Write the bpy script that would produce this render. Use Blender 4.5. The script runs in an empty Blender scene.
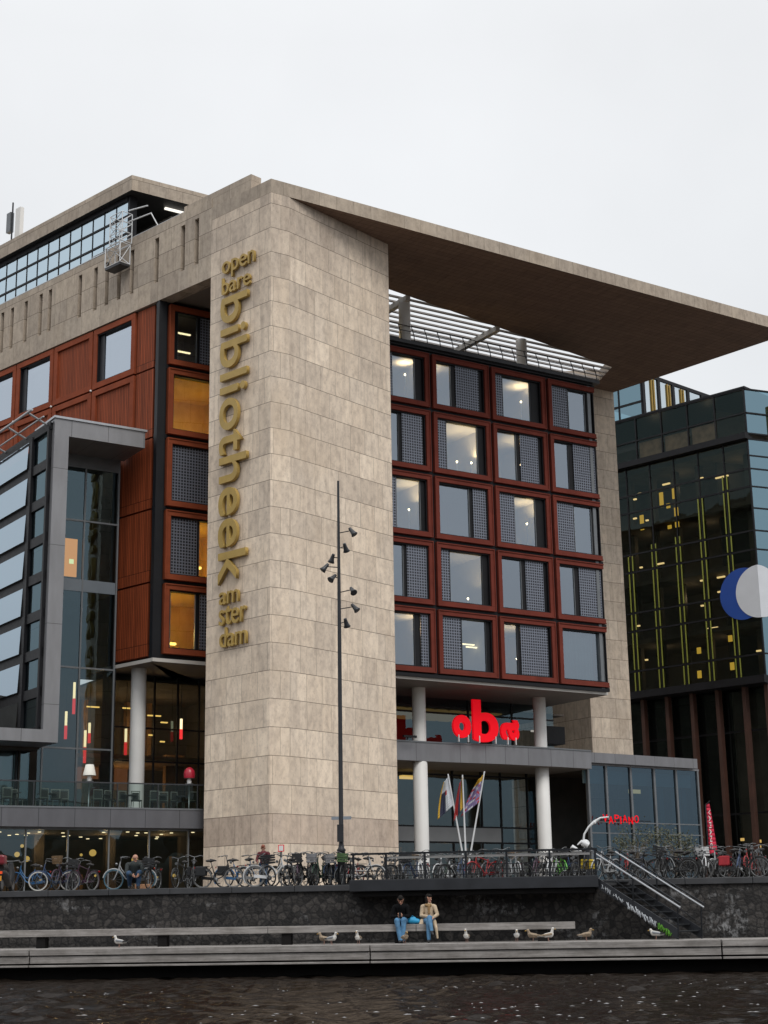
import bpy, bmesh, math, random
import numpy as np
from mathutils import Vector, Matrix

random.seed(7)
rng = np.random.default_rng(7)
C = bpy.context.scene.collection
SC = bpy.context.scene
R = math.radians

# ------------------------------------------------------------------ camera
F_PX = 1569.56
cam_d = bpy.data.cameras.new("camera")
cam = bpy.data.objects.new("camera", cam_d)
C.objects.link(cam)
SC.camera = cam
cam_d.sensor_fit = 'HORIZONTAL'
cam_d.sensor_width = 36.0
cam_d.lens = 36.0 * F_PX / 768.0
cam_d.clip_start = 0.5
cam_d.clip_end = 5000.0
_p, _r = R(14.63), R(-0.93)
_fw = Vector((0, math.cos(_p), math.sin(_p)))
_rt = Vector((1, 0, 0))
_up = Vector((0, -math.sin(_p), math.cos(_p)))
_r2 = _rt * math.cos(_r) + _up * math.sin(_r)
_u2 = -_rt * math.sin(_r) + _up * math.cos(_r)
cam.matrix_world = Matrix(((_r2.x, _u2.x, -_fw.x, 0.0), (_r2.y, _u2.y, -_fw.y, 0.0),
                           (_r2.z, _u2.z, -_fw.z, 1.5), (0, 0, 0, 1)))

# ------------------------------------------------------------------ world: bright overcast sky
SUN_AZ, SUN_EL = 158.0, 48.0          # compass-like azimuth from +Y, clockwise
world = bpy.data.worlds.new("World")
SC.world = world
world.use_nodes = True
nt = world.node_tree
nt.nodes.clear()
def _n(t, typ, **kw):
    n = t.nodes.new(typ)
    for k, v in kw.items():
        setattr(n, k, v)
    return n
w_out = _n(nt, 'ShaderNodeOutputWorld')
w_bg = _n(nt, 'ShaderNodeBackground')
w_tc = _n(nt, 'ShaderNodeTexCoord')
w_sky = _n(nt, 'ShaderNodeTexSky', sky_type='NISHITA')
w_sky.sun_disc = False
w_sky.sun_elevation = R(SUN_EL)
w_sky.sun_rotation = R(SUN_AZ)
w_sep = _n(nt, 'ShaderNodeSeparateXYZ')
w_ramp = _n(nt, 'ShaderNodeValToRGB')
cr = w_ramp.color_ramp
cr.elements[0].position = 0.0
cr.elements[0].color = (5.0, 5.1, 5.2, 1)
cr.elements[1].position = 1.0
cr.elements[1].color = (13.2, 13.4, 13.6, 1)
for pos, c in ((0.10, (6.4, 6.65, 6.95, 1)), (0.24, (8.7, 8.95, 9.2, 1)), (0.52, (9.2, 9.35, 9.55, 1)), (0.66, (11.0, 11.2, 11.4, 1))):
    e = cr.elements.new(pos)
    e.color = c
w_noise = _n(nt, 'ShaderNodeTexNoise')
w_noise.inputs['Scale'].default_value = 3.4
w_noise.inputs['Detail'].default_value = 5
w_nm = _n(nt, 'ShaderNodeMapRange')
w_nm.inputs['From Min'].default_value = 0.3
w_nm.inputs['From Max'].default_value = 0.7
w_nm.inputs['To Min'].default_value = 0.93
w_nm.inputs['To Max'].default_value = 1.03
w_mul = _n(nt, 'ShaderNodeMixRGB', blend_type='MULTIPLY')
w_mul.inputs[0].default_value = 1.0
w_mix = _n(nt, 'ShaderNodeMixRGB')
w_mix.inputs[0].default_value = 0.95
L_ = nt.links.new
L_(w_tc.outputs['Generated'], w_sep.inputs[0])
L_(w_sep.outputs['Z'], w_ramp.inputs[0])
L_(w_tc.outputs['Generated'], w_noise.inputs['Vector'])
L_(w_noise.outputs[0], w_nm.inputs['Value'])
L_(w_ramp.outputs[0], w_mul.inputs[1])
L_(w_nm.outputs[0], w_mul.inputs[2])
L_(w_sky.outputs[0], w_mix.inputs[1])
L_(w_mul.outputs[0], w_mix.inputs[2])
L_(w_mix.outputs[0], w_bg.inputs['Color'])
w_bg.inputs['Strength'].default_value = 0.10
L_(w_bg.outputs[0], w_out.inputs[0])

sun_d = bpy.data.lights.new("sun", 'SUN')
sun_d.energy = 1.5
sun_d.angle = R(25)
sun_d.color = (1.0, 0.97, 0.92)
sun = bpy.data.objects.new("sun", sun_d)
C.objects.link(sun)
_sd = Vector((math.sin(R(SUN_AZ)) * math.cos(R(SUN_EL)), math.cos(R(SUN_AZ)) * math.cos(R(SUN_EL)), math.sin(R(SUN_EL))))
sun.rotation_euler = _sd.to_track_quat('Z', 'Y').to_euler()
sun.location = (20, -20, 60)

SC.view_settings.view_transform = 'Standard'
SC.view_settings.look = 'None'
SC.view_settings.exposure = 0.0
SC.view_settings.gamma = 1.0
SC.view_settings.use_curve_mapping = False
SC.cycles.use_denoising = True
SC.cycles.max_bounces = 8
SC.cycles.transparent_max_bounces = 16
SC.cycles.caustics_reflective = False
SC.cycles.caustics_refractive = False
SC.cycles.sample_clamp_indirect = 6.0

# ------------------------------------------------------------------ materials
def nodes_of(name):
    m = bpy.data.materials.new(name)
    m.use_nodes = True
    t = m.node_tree
    t.nodes.clear()
    out = _n(t, 'ShaderNodeOutputMaterial')
    return m, t, out

def ramp2(t, fac, c0, c1, p0=0.0, p1=1.0):
    r = _n(t, 'ShaderNodeValToRGB')
    r.color_ramp.elements[0].position = p0
    r.color_ramp.elements[0].color = (*c0, 1)
    r.color_ramp.elements[1].position = p1
    r.color_ramp.elements[1].color = (*c1, 1)
    t.links.new(fac, r.inputs[0])
    return r.outputs[0]

def noise(t, scale, detail=4, vec=None, rough=0.55, coord='Object', stretch=None):
    if vec is None:
        tc = _n(t, 'ShaderNodeTexCoord')
        vec = tc.outputs[coord]
    if stretch:
        mp = _n(t, 'ShaderNodeMapping')
        mp.inputs['Scale'].default_value = stretch
        t.links.new(vec, mp.inputs['Vector'])
        vec = mp.outputs[0]
    n = _n(t, 'ShaderNodeTexNoise')
    n.inputs['Scale'].default_value = scale
    n.inputs['Detail'].default_value = detail
    n.inputs['Roughness'].default_value = rough
    t.links.new(vec, n.inputs['Vector'])
    return n.outputs[0]

def mixc(t, fac, a, b, blend='MIX'):
    m = _n(t, 'ShaderNodeMixRGB', blend_type=blend)
    for i, v in ((0, fac), (1, a), (2, b)):
        if isinstance(v, (int, float)):
            m.inputs[i].default_value = v
        elif isinstance(v, tuple):
            m.inputs[i].default_value = (*v, 1) if len(v) == 3 else v
        else:
            t.links.new(v, m.inputs[i])
    return m.outputs[0]

def bump(t, h, strength=0.3, dist=0.02):
    b = _n(t, 'ShaderNodeBump')
    b.inputs['Strength'].default_value = strength
    b.inputs['Distance'].default_value = dist
    t.links.new(h, b.inputs['Height'])
    return b.outputs[0]

def principled(t, out, col=None, rough=0.6, metal=0.0, spec=0.5, normal=None):
    p = _n(t, 'ShaderNodeBsdfPrincipled')
    if isinstance(col, tuple):
        p.inputs['Base Color'].default_value = (*col, 1)
    elif col is not None:
        t.links.new(col, p.inputs['Base Color'])
    if isinstance(rough, (int, float)):
        p.inputs['Roughness'].default_value = rough
    else:
        t.links.new(rough, p.inputs['Roughness'])
    p.inputs['Metallic'].default_value = metal
    p.inputs['Specular IOR Level'].default_value = spec
    if normal is not None:
        t.links.new(normal, p.inputs['Normal'])
    t.links.new(p.outputs[0], out.inputs[0])
    return p

_cache = {}
def pm(name, col, rough=0.55, metal=0.0, var=0.18, scale=3.0, bmp=0.0, spec=0.5):
    """plain surface with uneven tone, slightly uneven gloss"""
    if name in _cache:
        return _cache[name]
    m, t, out = nodes_of(name)
    n1 = noise(t, scale, 5)
    lo = tuple(max(0, c * (1 - var)) for c in col)
    hi = tuple(c * (1 + var) for c in col)
    c = ramp2(t, n1, lo, hi, 0.3, 0.7)
    n2 = noise(t, scale * 2.3, 3)
    mr = _n(t, 'ShaderNodeMapRange')
    mr.inputs['To Min'].default_value = max(0.02, rough - 0.08)
    mr.inputs['To Max'].default_value = min(1, rough + 0.1)
    t.links.new(n2, mr.inputs['Value'])
    nm = bump(t, noise(t, scale * 6, 4), bmp, 0.01) if bmp else None
    principled(t, out, c, mr.outputs[0], metal, spec, nm)
    _cache[name] = m
    return m

def emat(name, col, strength):
    m, t, out = nodes_of(name)
    e = _n(t, 'ShaderNodeEmission')
    e.inputs[0].default_value = (*col, 1)
    e.inputs[1].default_value = strength
    t.links.new(e.outputs[0], out.inputs[0])
    return m

def glassmat(name, tint=(0.55, 0.62, 0.62), refl=(0.82, 0.9, 1.0), base=0.10, gain=1.0, wob=0.05, rough=0.0):
    """window pane: see-through, with a fresnel mirror of the sky and slightly uneven sheet"""
    m, t, out = nodes_of(name)
    tr = _n(t, 'ShaderNodeBsdfTransparent')
    tr.inputs[0].default_value = (*tint, 1)
    gl = _n(t, 'ShaderNodeBsdfGlossy')
    gl.inputs['Color'].default_value = (*refl, 1)
    gl.inputs['Roughness'].default_value = rough
    fr = _n(t, 'ShaderNodeFresnel')
    fr.inputs[0].default_value = 1.5
    ma = _n(t, 'ShaderNodeMath', operation='MULTIPLY_ADD')
    ma.inputs[1].default_value = gain
    ma.inputs[2].default_value = base
    ma.use_clamp = True
    t.links.new(fr.outputs[0], ma.inputs[0])
    if wob:
        nb = bump(t, noise(t, 0.55, 2), wob, 0.15)
        t.links.new(nb, gl.inputs['Normal'])
    mx = _n(t, 'ShaderNodeMixShader')
    t.links.new(ma.outputs[0], mx.inputs[0])
    t.links.new(tr.outputs[0], mx.inputs[1])
    t.links.new(gl.outputs[0], mx.inputs[2])
    t.links.new(mx.outputs[0], out.inputs[0])
    return m

def uvnode(t):
    return _n(t, 'ShaderNodeTexCoord').outputs['UV']

def mapping(t, vec, loc=(0, 0, 0), scale=(1, 1, 1)):
    mp = _n(t, 'ShaderNodeMapping')
    mp.inputs['Location'].default_value = loc
    mp.inputs['Scale'].default_value = scale
    t.links.new(vec, mp.inputs['Vector'])
    return mp.outputs[0]

def brick(t, vec, w, h, mortar, c1, c2, cm, off=0.5, freq=2, squash=1.0, sfreq=2, smooth=0.1):
    b = _n(t, 'ShaderNodeTexBrick')
    b.offset = off
    b.offset_frequency = freq
    b.squash = squash
    b.squash_frequency = sfreq
    b.inputs['Scale'].default_value = 1.0
    b.inputs['Brick Width'].default_value = w
    b.inputs['Row Height'].default_value = h
    b.inputs['Mortar Size'].default_value = mortar
    b.inputs['Mortar Smooth'].default_value = smooth
    b.inputs['Color1'].default_value = (*c1, 1)
    b.inputs['Color2'].default_value = (*c2, 1)
    b.inputs['Mortar'].default_value = (*cm, 1)
    t.links.new(vec, b.inputs['Vector'])
    return b

def travertine(name='travertine', gain=1.0, rowh=1.361, z0=5.15, w=1.15, darkrow=True):
    m, t, out = nodes_of(name)
    uv = uvnode(t)
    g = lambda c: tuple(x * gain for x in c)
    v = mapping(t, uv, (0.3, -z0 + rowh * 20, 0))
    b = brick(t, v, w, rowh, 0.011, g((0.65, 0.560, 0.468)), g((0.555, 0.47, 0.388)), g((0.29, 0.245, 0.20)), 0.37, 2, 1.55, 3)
    hb = brick(t, v, 400.0, rowh, 0.016, (1, 1, 1), (1, 1, 1), (0.42, 0.40, 0.39), 0.0, 1)
    # second, wider slab rhythm tints whole slabs
    v2 = mapping(t, uv, (4.1, -z0 + rowh * 20, 0))
    b2 = brick(t, v2, 2.05, rowh, 0.0, (1.12, 1.10, 1.07), (0.82, 0.81, 0.81), (1, 1, 1), 0.61, 2, 0.8, 3)
    col = mixc(t, 0.75, b.outputs['Color'], b2.outputs['Color'], 'MULTIPLY')
    # sawn-stone veining, mostly upright, and fine pits
    col = mixc(t, 0.9, col, hb.outputs['Color'], 'MULTIPLY')
    rb = brick(t, v, w, rowh, 0.0, (0, 0, 0), (1, 1, 1), (0.5, 0.5, 0.5), 0.37, 2, 1.55, 3)
    jump = mixc(t, 1.0, rb.outputs['Color'], (37.0, 19.0, 0.0), 'MULTIPLY')
    uvj = mixc(t, 1.0, uv, jump, 'ADD')
    wv = noise(t, 1.0, 7, mapping(t, uvj, (0, 0, 0), (1.3, 0.8, 1)), 0.66)
    wave = _n(t, 'ShaderNodeTexWave')
    wave.inputs['Scale'].default_value = 0.55; wave.inputs['Distortion'].default_value = 9.0; wave.inputs['Detail'].default_value = 4.0
    t.links.new(uvj, wave.inputs['Vector'])
    col = mixc(t, 0.85, col, ramp2(t, wv, (0.91, 0.905, 0.90), (1.09, 1.085, 1.07), 0.28, 0.72), 'MULTIPLY')
    col = mixc(t, 0.5, col, ramp2(t, wave.outputs[1], (0.90, 0.89, 0.88), (1.04, 1.04, 1.03), 0.05, 0.5), 'MULTIPLY')
    stk = noise(t, 1.0, 5, mapping(t, uv, (2, 0, 0), (3.2, 0.10, 1)), 0.6)
    col = mixc(t, 0.55, col, ramp2(t, stk, (0.90, 0.89, 0.88), (1.03, 1.03, 1.02), 0.36, 0.52), 'MULTIPLY')
    n3 = noise(t, 2.6, 8, mapping(t, uvj, (3, 5, 0), (1.0, 0.6, 1)), 0.7)
    col = mixc(t, 0.55, col, ramp2(t, n3, (0.62, 0.60, 0.60), (1.15, 1.14, 1.12), 0.33, 0.55), 'MULTIPLY')
    pits = noise(t, 14.0, 3, mapping(t, uv, (0, 0, 0), (1.0, 0.45, 1)), 0.6)
    col = mixc(t, 0.5, col, ramp2(t, pits, (0.55, 0.52, 0.5), (1, 1, 1), 0.30, 0.42), 'MULTIPLY')
    # rust / weather stains with shapes of their own
    st = noise(t, 0.32, 5, mapping(t, uv, (7, 1, 0), (1.0, 0.5, 1)), 0.6)
    col = mixc(t, ramp2(t, st, (0, 0, 0), (0.32, 0.32, 0.32), 0.52, 0.72), col, g((0.46, 0.35, 0.24)))
    if darkrow:
        sp = _n(t, 'ShaderNodeSeparateXYZ')
        t.links.new(uv, sp.inputs[0])
        a = _n(t, 'ShaderNodeMath', operation='COMPARE')
        a.inputs[1].default_value = z0 + rowh * 0.5
        a.inputs[2].default_value = rowh * 0.5
        t.links.new(sp.outputs['Y'], a.inputs[0])
        mu = _n(t, 'ShaderNodeMath', operation='MULTIPLY')
        mu.inputs[1].default_value = 0.8
        t.links.new(a.outputs[0], mu.inputs[0])
        col = mixc(t, mu.outputs[0], col, mixc(t, 1.0, col, (0.78, 0.75, 0.76), 'MULTIPLY'))
    if darkrow:
        # rain-darkened top courses
        zz = _n(t, 'ShaderNodeMapRange')
        zz.inputs['From Min'].default_value = 31.5; zz.inputs['From Max'].default_value = 38.5
        t.links.new(sp.outputs['Y'], zz.inputs['Value'])
        wn_ = noise(t, 0.5, 6, mapping(t, uv, (1, 9, 0), (1.6, 0.35, 1)), 0.65)
        mm = _n(t, 'ShaderNodeMath', operation='MULTIPLY')
        t.links.new(zz.outputs[0], mm.inputs[0]); t.links.new(ramp2(t, wn_, (0.25, 0.25, 0.25), (1, 1, 1), 0.35, 0.6), mm.inputs[1])
        col = mixc(t, mm.outputs[0], col, mixc(t, 1.0, col, (0.66, 0.65, 0.66), 'MULTIPLY'))
    nm = bump(t, mixc(t, 0.4, b.outputs['Fac'], n3), 0.25, -0.01)
    principled(t, out, col, 0.72, 0, 0.35, nm)
    return m

def slats(name, c, w=0.11, gap=0.22, horizontal=False, var=0.22):
    """narrow boards with dark joints along UV"""
    m, t, out = nodes_of(name)
    uv = uvnode(t)
    if horizontal:
        b = brick(t, uv, 2.4, w, gap * w * 0.5, tuple(x * (1 + var) for x in c), tuple(x * (1 - var) for x in c), tuple(x * 0.25 for x in c), 0.5, 2)
    else:
        rot = _n(t, 'ShaderNodeMapping')
        rot.inputs['Rotation'].default_value = (0, 0, R(90))
        t.links.new(uv, rot.inputs['Vector'])
        b = brick(t, rot.outputs[0], 3.97, w, gap * w * 0.5, tuple(x * (1 + var) for x in c), tuple(x * (1 - var) for x in c), tuple(x * 0.25 for x in c), 0.0, 1)
    st = noise(t, 1.2, 6, mapping(t, uv, (0, 0, 0), (4, 0.5, 1)))
    col = mixc(t, 0.6, b.outputs['Color'], ramp2(t, st, (0.7, 0.68, 0.66), (1.25, 1.2, 1.15), 0.3, 0.7), 'MULTIPLY')
    nm = bump(t, b.outputs['Fac'], 0.4, -0.015)
    principled(t, out, col, 0.65, 0, 0.2, nm)
    return m

def panelled(name, c, w, h, joint=0.012, rough=0.38, metal=0.35, zoff=0.0, var=0.05):
    """metal cladding sheets with open joints"""
    m, t, out = nodes_of(name)
    uv = uvnode(t)
    v = mapping(t, uv, (0.2, zoff, 0))
    b = brick(t, v, w, h, joint, tuple(x * (1 + var) for x in c), tuple(x * (1 - var) for x in c), tuple(x * 0.3 for x in c), 0.0, 1)
    st = noise(t, 0.7, 5, mapping(t, uv, (0, 0, 0), (2.5, 0.6, 1)))
    col = mixc(t, 0.6, b.outputs['Color'], ramp2(t, st, (0.8, 0.79, 0.78), (1.1, 1.1, 1.1), 0.3, 0.65), 'MULTIPLY')
    principled(t, out, col, rough, metal, 0.5)
    return m

def lattice(name, cell=0.17, bar=0.028):
    """perforated sunscreen: pale bars round dark openings"""
    m, t, out = nodes_of(name)
    b = brick(t, uvnode(t), cell, cell, bar, (0.018, 0.02, 0.027), (0.026, 0.028, 0.036), (0.20, 0.22, 0.27), 0.0, 1, smooth=0.0)
    nm = bump(t, b.outputs['Fac'], 0.5, 0.02)
    principled(t, out, b.outputs['Color'], 0.45, 0.3, 0.5, nm)
    return m

def basalt(name):
    m, t, out = nodes_of(name)
    uv = uvnode(t)
    wn = noise(t, 1.3, 3, uv)
    dis = mixc(t, 0.16, uv, wn, 'ADD')
    vo = _n(t, 'ShaderNodeTexVoronoi', feature='F1')
    vo.inputs['Scale'].default_value = 4.6
    vo.inputs['Randomness'].default_value = 0.85
    t.links.new(dis, vo.inputs['Vector'])
    ve = _n(t, 'ShaderNodeTexVoronoi', feature='DISTANCE_TO_EDGE')
    ve.inputs['Scale'].default_value = 4.6
    ve.inputs['Randomness'].default_value = 0.85
    t.links.new(dis, ve.inputs['Vector'])
    sep = _n(t, 'ShaderNodeSeparateXYZ')
    t.links.new(vo.outputs['Color'], sep.inputs[0])
    stone = ramp2(t, sep.outputs[0], (0.012, 0.011, 0.011), (0.052, 0.047, 0.044))
    stone = mixc(t, 0.7, stone, ramp2(t, noise(t, 9, 6, uv), (0.35, 0.35, 0.35), (1.7, 1.7, 1.7), 0.3, 0.7), 'MULTIPLY')
    joint = ramp2(t, ve.outputs['Distance'], (0.75, 0.75, 0.75), (0, 0, 0), 0.02, 0.16)
    col = mixc(t, joint, stone, (0.006, 0.006, 0.007))
    # lime bloom and bird droppings
    wh = noise(t, 0.55, 7, mapping(t, uv, (11, 3, 0), (0.6, 1.0, 1)), 0.7)
    wh2 = noise(t, 7.0, 5, mapping(t, uv, (2, 3, 0), (1, 0.5, 1)), 0.7)
    f1 = ramp2(t, wh, (0, 0, 0), (1, 1, 1), 0.56, 0.66)
    f2 = ramp2(t, wh2, (0, 0, 0), (0.85, 0.85, 0.85), 0.47, 0.56)
    f = mixc(t, 1.0, f1, f2, 'MULTIPLY')
    col = mixc(t, f, col, (0.27, 0.27, 0.275))
    nm = bump(t, mixc(t, 0.7, ve.outputs['Distance'], noise(t, 12, 5, uv)), 0.8, 0.06)
    principled(t, out, col, 0.75, 0, 0.35, nm)
    return m

M = {}
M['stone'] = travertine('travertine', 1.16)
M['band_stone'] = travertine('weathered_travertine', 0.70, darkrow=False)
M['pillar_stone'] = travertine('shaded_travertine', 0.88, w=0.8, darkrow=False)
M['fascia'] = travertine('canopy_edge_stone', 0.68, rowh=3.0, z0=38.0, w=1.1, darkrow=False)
M['soffit'] = slats('canopy_soffit', (0.185, 0.125, 0.095), 0.42, 0.05, True, 0.07)
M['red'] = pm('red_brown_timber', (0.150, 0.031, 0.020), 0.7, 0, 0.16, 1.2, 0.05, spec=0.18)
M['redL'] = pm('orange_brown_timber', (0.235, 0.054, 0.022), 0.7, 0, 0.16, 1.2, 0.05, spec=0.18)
M['redslat'] = slats('red_brown_slats', (0.265, 0.060, 0.022), 0.15, 0.26)
M['dark'] = pm('black_aluminium', (0.008, 0.008, 0.010), 0.5, 0.0, 0.2, 2.0, spec=0.25)
M['dgrey'] = pm('dark_grey_aluminium', (0.045, 0.047, 0.052), 0.4, 0.3, 0.15, 1.5)
M['mull'] = pm('grey_mullion', (0.16, 0.17, 0.18), 0.4, 0.4, 0.1, 1.5)
M['clad'] = panelled('grey_cladding', (0.25, 0.25, 0.262), 2.05, 4.1, 0.014)
M['clad2'] = panelled('grey_band_cladding', (0.20, 0.20, 0.212), 1.75, 9.0, 0.014, zoff=2.0)
M['white'] = pm('off_white_paint', (0.72, 0.71, 0.69), 0.5, 0, 0.06, 0.6)
M['slabedge'] = pm('pale_slab_edge', (0.50, 0.48, 0.45), 0.6, 0, 0.08, 0.8)
M['ceiling'] = pm('entrance_ceiling', (0.20, 0.175, 0.155), 0.7, 0, 0.08, 0.5)
M['screen'] = lattice('perforated_screen')
M['glass'] = glassmat('window_glass', (0.62, 0.68, 0.68), (0.76, 0.86, 0.98), 0.24, 1.0)
M['glassL'] = glassmat('sky_facing_glass', (0.35, 0.40, 0.42), (0.80, 0.89, 1.0), 0.46, 1.4)
M['glassdark'] = glassmat('lobby_glass', (0.60, 0.66, 0.65), (0.50, 0.70, 0.80), 0.09, 0.9)
M['glassrail'] = glassmat('railing_glass', (0.60, 0.70, 0.67), (0.6, 0.75, 0.75), 0.01, 0.4)
M['glassblue'] = glassmat('pavilion_glass', (0.22, 0.32, 0.37), (0.45, 0.64, 0.80), 0.12, 0.9)
M['louvre'] = glassmat('louvre_glass', (0.25, 0.30, 0.33), (0.62, 0.74, 0.84), 0.50, 0.8, 0.03)
M['pent'] = glassmat('penthouse_glass', (0.45, 0.55, 0.6), (0.74, 0.90, 1.0), 0.62, 1.0, 0.06)
M['roomwall'] = pm('room_wall', (0.55, 0.52, 0.48), 0.8, 0, 0.1, 0.4)
M['roomfloor'] = pm('room_floor', (0.16, 0.13, 0.10), 0.6, 0, 0.2, 1.0)
M['roomdark'] = pm('dim_interior', (0.075, 0.062, 0.052), 0.8, 0, 0.3, 0.6)
M['roomwarm'] = pm('warm_interior', (0.30, 0.17, 0.08), 0.8, 0, 0.5, 0.7)
M['yellow'] = pm('yellow_interior', (0.62, 0.36, 0.05), 0.8, 0, 0.15, 0.8)
M['bronze'] = pm('bronze_letters', (0.42, 0.285, 0.08), 0.5, 0.1, 0.12, 1.5)
M['redsign'] = pm('red_acrylic', (0.78, 0.012, 0.022), 0.35, 0, 0.04, 1.0)
def _redlit():
    m, t, out = nodes_of('backlit_red_acrylic')
    p = principled(t, out, (0.66, 0.004, 0.012), 0.6, 0, 0.15)
    p.inputs['Emission Color'].default_value = (1.0, 0.003, 0.014, 1)
    p.inputs['Emission Strength'].default_value = 0.40
    return m
M['redlit'] = _redlit()
M['warm'] = emat('warm_lamp', (1.0, 0.78, 0.46), 12.0)
M['amber'] = emat('amber_glow', (1.0, 0.62, 0.12), 5.0)
M['strip'] = emat('fluorescent_strip', (1.0, 0.80, 0.45), 2.6)
M['spot'] = emat('downlight', (1.0, 0.78, 0.45), 2.2)
M['green'] = emat('green_lamp', (0.2, 1.0, 0.5), 1.2)
M['steel'] = pm('black_steel', (0.016, 0.018, 0.022), 0.4, 0.5, 0.3, 3.0)
M['galv'] = pm('pale_steel', (0.42, 0.43, 0.45), 0.35, 0.7, 0.1, 3.0)
M['whitesteel'] = pm('white_steel', (0.62, 0.63, 0.64), 0.4, 0.1, 0.08, 2.0)
M['coping'] = pm('dark_coping_stone', (0.035, 0.036, 0.04), 0.6, 0, 0.3, 1.4, 0.2)
M['basalt'] = basalt('basalt_wall')
# ------------------------------------------------------------------ mesh builder
OFF = {}
class MB:
    def __init__(s):
        s.v, s.f, s.m, s.sm = [], [], [], []
    def add(s, vs, fs, mi=0, smooth=False):
        o = len(s.v)
        s.v += [tuple(map(float, p)) for p in vs]
        for f in fs:
            s.f.append(tuple(o + i for i in f)); s.m.append(mi); s.sm.append(smooth)
    def para(s, o, a, b, c, mi=0):
        """box from corner o with edge vectors a, b, c"""
        o, a, b, c = (Vector(x) for x in (o, a, b, c))
        P = [o, o + a, o + a + b, o + b, o + c, o + a + c, o + a + b + c, o + b + c]
        fs = [(0, 3, 2, 1), (4, 5, 6, 7), (0, 1, 5, 4), (1, 2, 6, 5), (2, 3, 7, 6), (3, 0, 4, 7)]
        if a.cross(b).dot(c) < 0:
            fs = [tuple(reversed(f)) for f in fs]
        s.add(P, fs, mi)
        return s
    def box(s, c, d, mi=0):
        return s.para((c[0] - d[0] / 2, c[1] - d[1] / 2, c[2] - d[2] / 2), (d[0], 0, 0), (0, d[1], 0), (0, 0, d[2]), mi)
    def fb(s, F, u0, u1, n0, n1, z0, z1, mi=0):
        return s.para(F.P(u0, n0, z0), F.u * (u1 - u0), F.n * (n1 - n0), Vector((0, 0, z1 - z0)), mi)
    def quad(s, a, b, c, d, mi=0):
        s.add([a, b, c, d], [(0, 1, 2, 3)], mi); return s
    def prism(s, poly, z0, z1, mi=0, mib=None, mit=None):
        A = sum(poly[i][0] * poly[(i + 1) % len(poly)][1] - poly[(i + 1) % len(poly)][0] * poly[i][1] for i in range(len(poly)))
        if A < 0: poly = list(reversed(poly))
        n = len(poly)
        vs = [(p[0], p[1], z0) for p in poly] + [(p[0], p[1], z1) for p in poly]
        s.add(vs, [(i, (i + 1) % n, n + (i + 1) % n, n + i) for i in range(n)], mi)
        s.add(vs, [tuple(reversed(range(n)))], mi if mib is None else mib)
        s.add(vs, [tuple(range(n, 2 * n))], mi if mit is None else mit)
        return s
    def tube(s, pts, r, seg=8, mi=0, closed=False, caps=True):
        pts = [Vector(p) for p in pts]
        n = len(pts)
        rs = r if isinstance(r, (list, tuple)) else [r] * n
        vs, prev = [], None
        for i, p in enumerate(pts):
            if closed:
                d = pts[(i + 1) % n] - pts[i - 1]
            else:
                d = pts[min(i + 1, n - 1)] - pts[max(i - 1, 0)]
            d.normalize()
            if prev is None:
                a = Vector((0, 0, 1)) if abs(d.z) < 0.9 else Vector((1, 0, 0))
                x = d.cross(a).normalized()
            else:
                x = (prev - d * prev.dot(d)).normalized()
            prev = x
            y = d.cross(x)
            for k in range(seg):
                t = 2 * math.pi * k / seg
                vs.append(p + (x * math.cos(t) + y * math.sin(t)) * rs[i])
        fs = []
        for i in range(n if closed else n - 1):
            j = (i + 1) % n
            for k in range(seg):
                k2 = (k + 1) % seg
                fs.append((i * seg + k, i * seg + k2, j * seg + k2, j * seg + k))
        s.add(vs, fs, mi, True)
        if caps and not closed:
            s.add(vs[:seg], [tuple(reversed(range(seg)))], mi)
            s.add(vs[-seg:], [tuple(range(seg))], mi)
        return s
    def lathe(s, o, prof, axis=(0, 0, 1), seg=16, mi=0):
        o, ax = Vector(o), Vector(axis).normalized()
        a = Vector((0, 0, 1)) if abs(ax.z) < 0.9 else Vector((1, 0, 0))
        x = ax.cross(a).normalized(); y = ax.cross(x)
        vs = []
        for t, r in prof:
            for k in range(seg):
                q = 2 * math.pi * k / seg
                vs.append(o + ax * t + (x * math.cos(q) + y * math.sin(q)) * r)
        fs = []
        for i in range(len(prof) - 1):
            for k in range(seg):
                k2 = (k + 1) % seg
                fs.append((i * seg + k, i * seg + k2, (i + 1) * seg + k2, (i + 1) * seg + k))
        s.add(vs, fs, mi, True)
        s.add(vs[:seg], [tuple(reversed(range(seg)))], mi)
        s.add(vs[-seg:], [tuple(range(seg))], mi)
        return s
    def ring(s, c, axis, RR, r, seg=28, s2=6, mi=0, a0=0.0, a1=360.0):
        c, ax = Vector(c), Vector(axis).normalized()
        a = Vector((0, 0, 1)) if abs(ax.z) < 0.9 else Vector((1, 0, 0))
        y = a; x = y.cross(ax).normalized(); y = ax.cross(x)
        full = abs(a1 - a0) >= 359.9
        n = seg if full else seg + 1
        pts = [c + (x * math.cos(R(a0 + (a1 - a0) * i / seg)) + y * math.sin(R(a0 + (a1 - a0) * i / seg))) * RR for i in range(n)]
        return s.tube(pts, r, s2, mi, closed=full)
    def ball(s, c, rad, seg=12, rings=8, mi=0):
        rx, ry, rz = rad if isinstance(rad, (tuple, list)) else (rad,) * 3
        vs = [(c[0], c[1], c[2] + rz)]
        for i in range(1, rings):
            th = math.pi * i / rings
            for k in range(seg):
                q = 2 * math.pi * k / seg
                vs.append((c[0] + rx * math.sin(th) * math.cos(q), c[1] + ry * math.sin(th) * math.sin(q), c[2] + rz * math.cos(th)))
        vs.append((c[0], c[1], c[2] - rz))
        fs = [(0, 1 + k, 1 + (k + 1) % seg) for k in range(seg)]
        for i in range(rings - 2):
            for k in range(seg):
                a, b = 1 + i * seg + k, 1 + i * seg + (k + 1) % seg
                fs.append((a, a + seg, b + seg, b))
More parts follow.
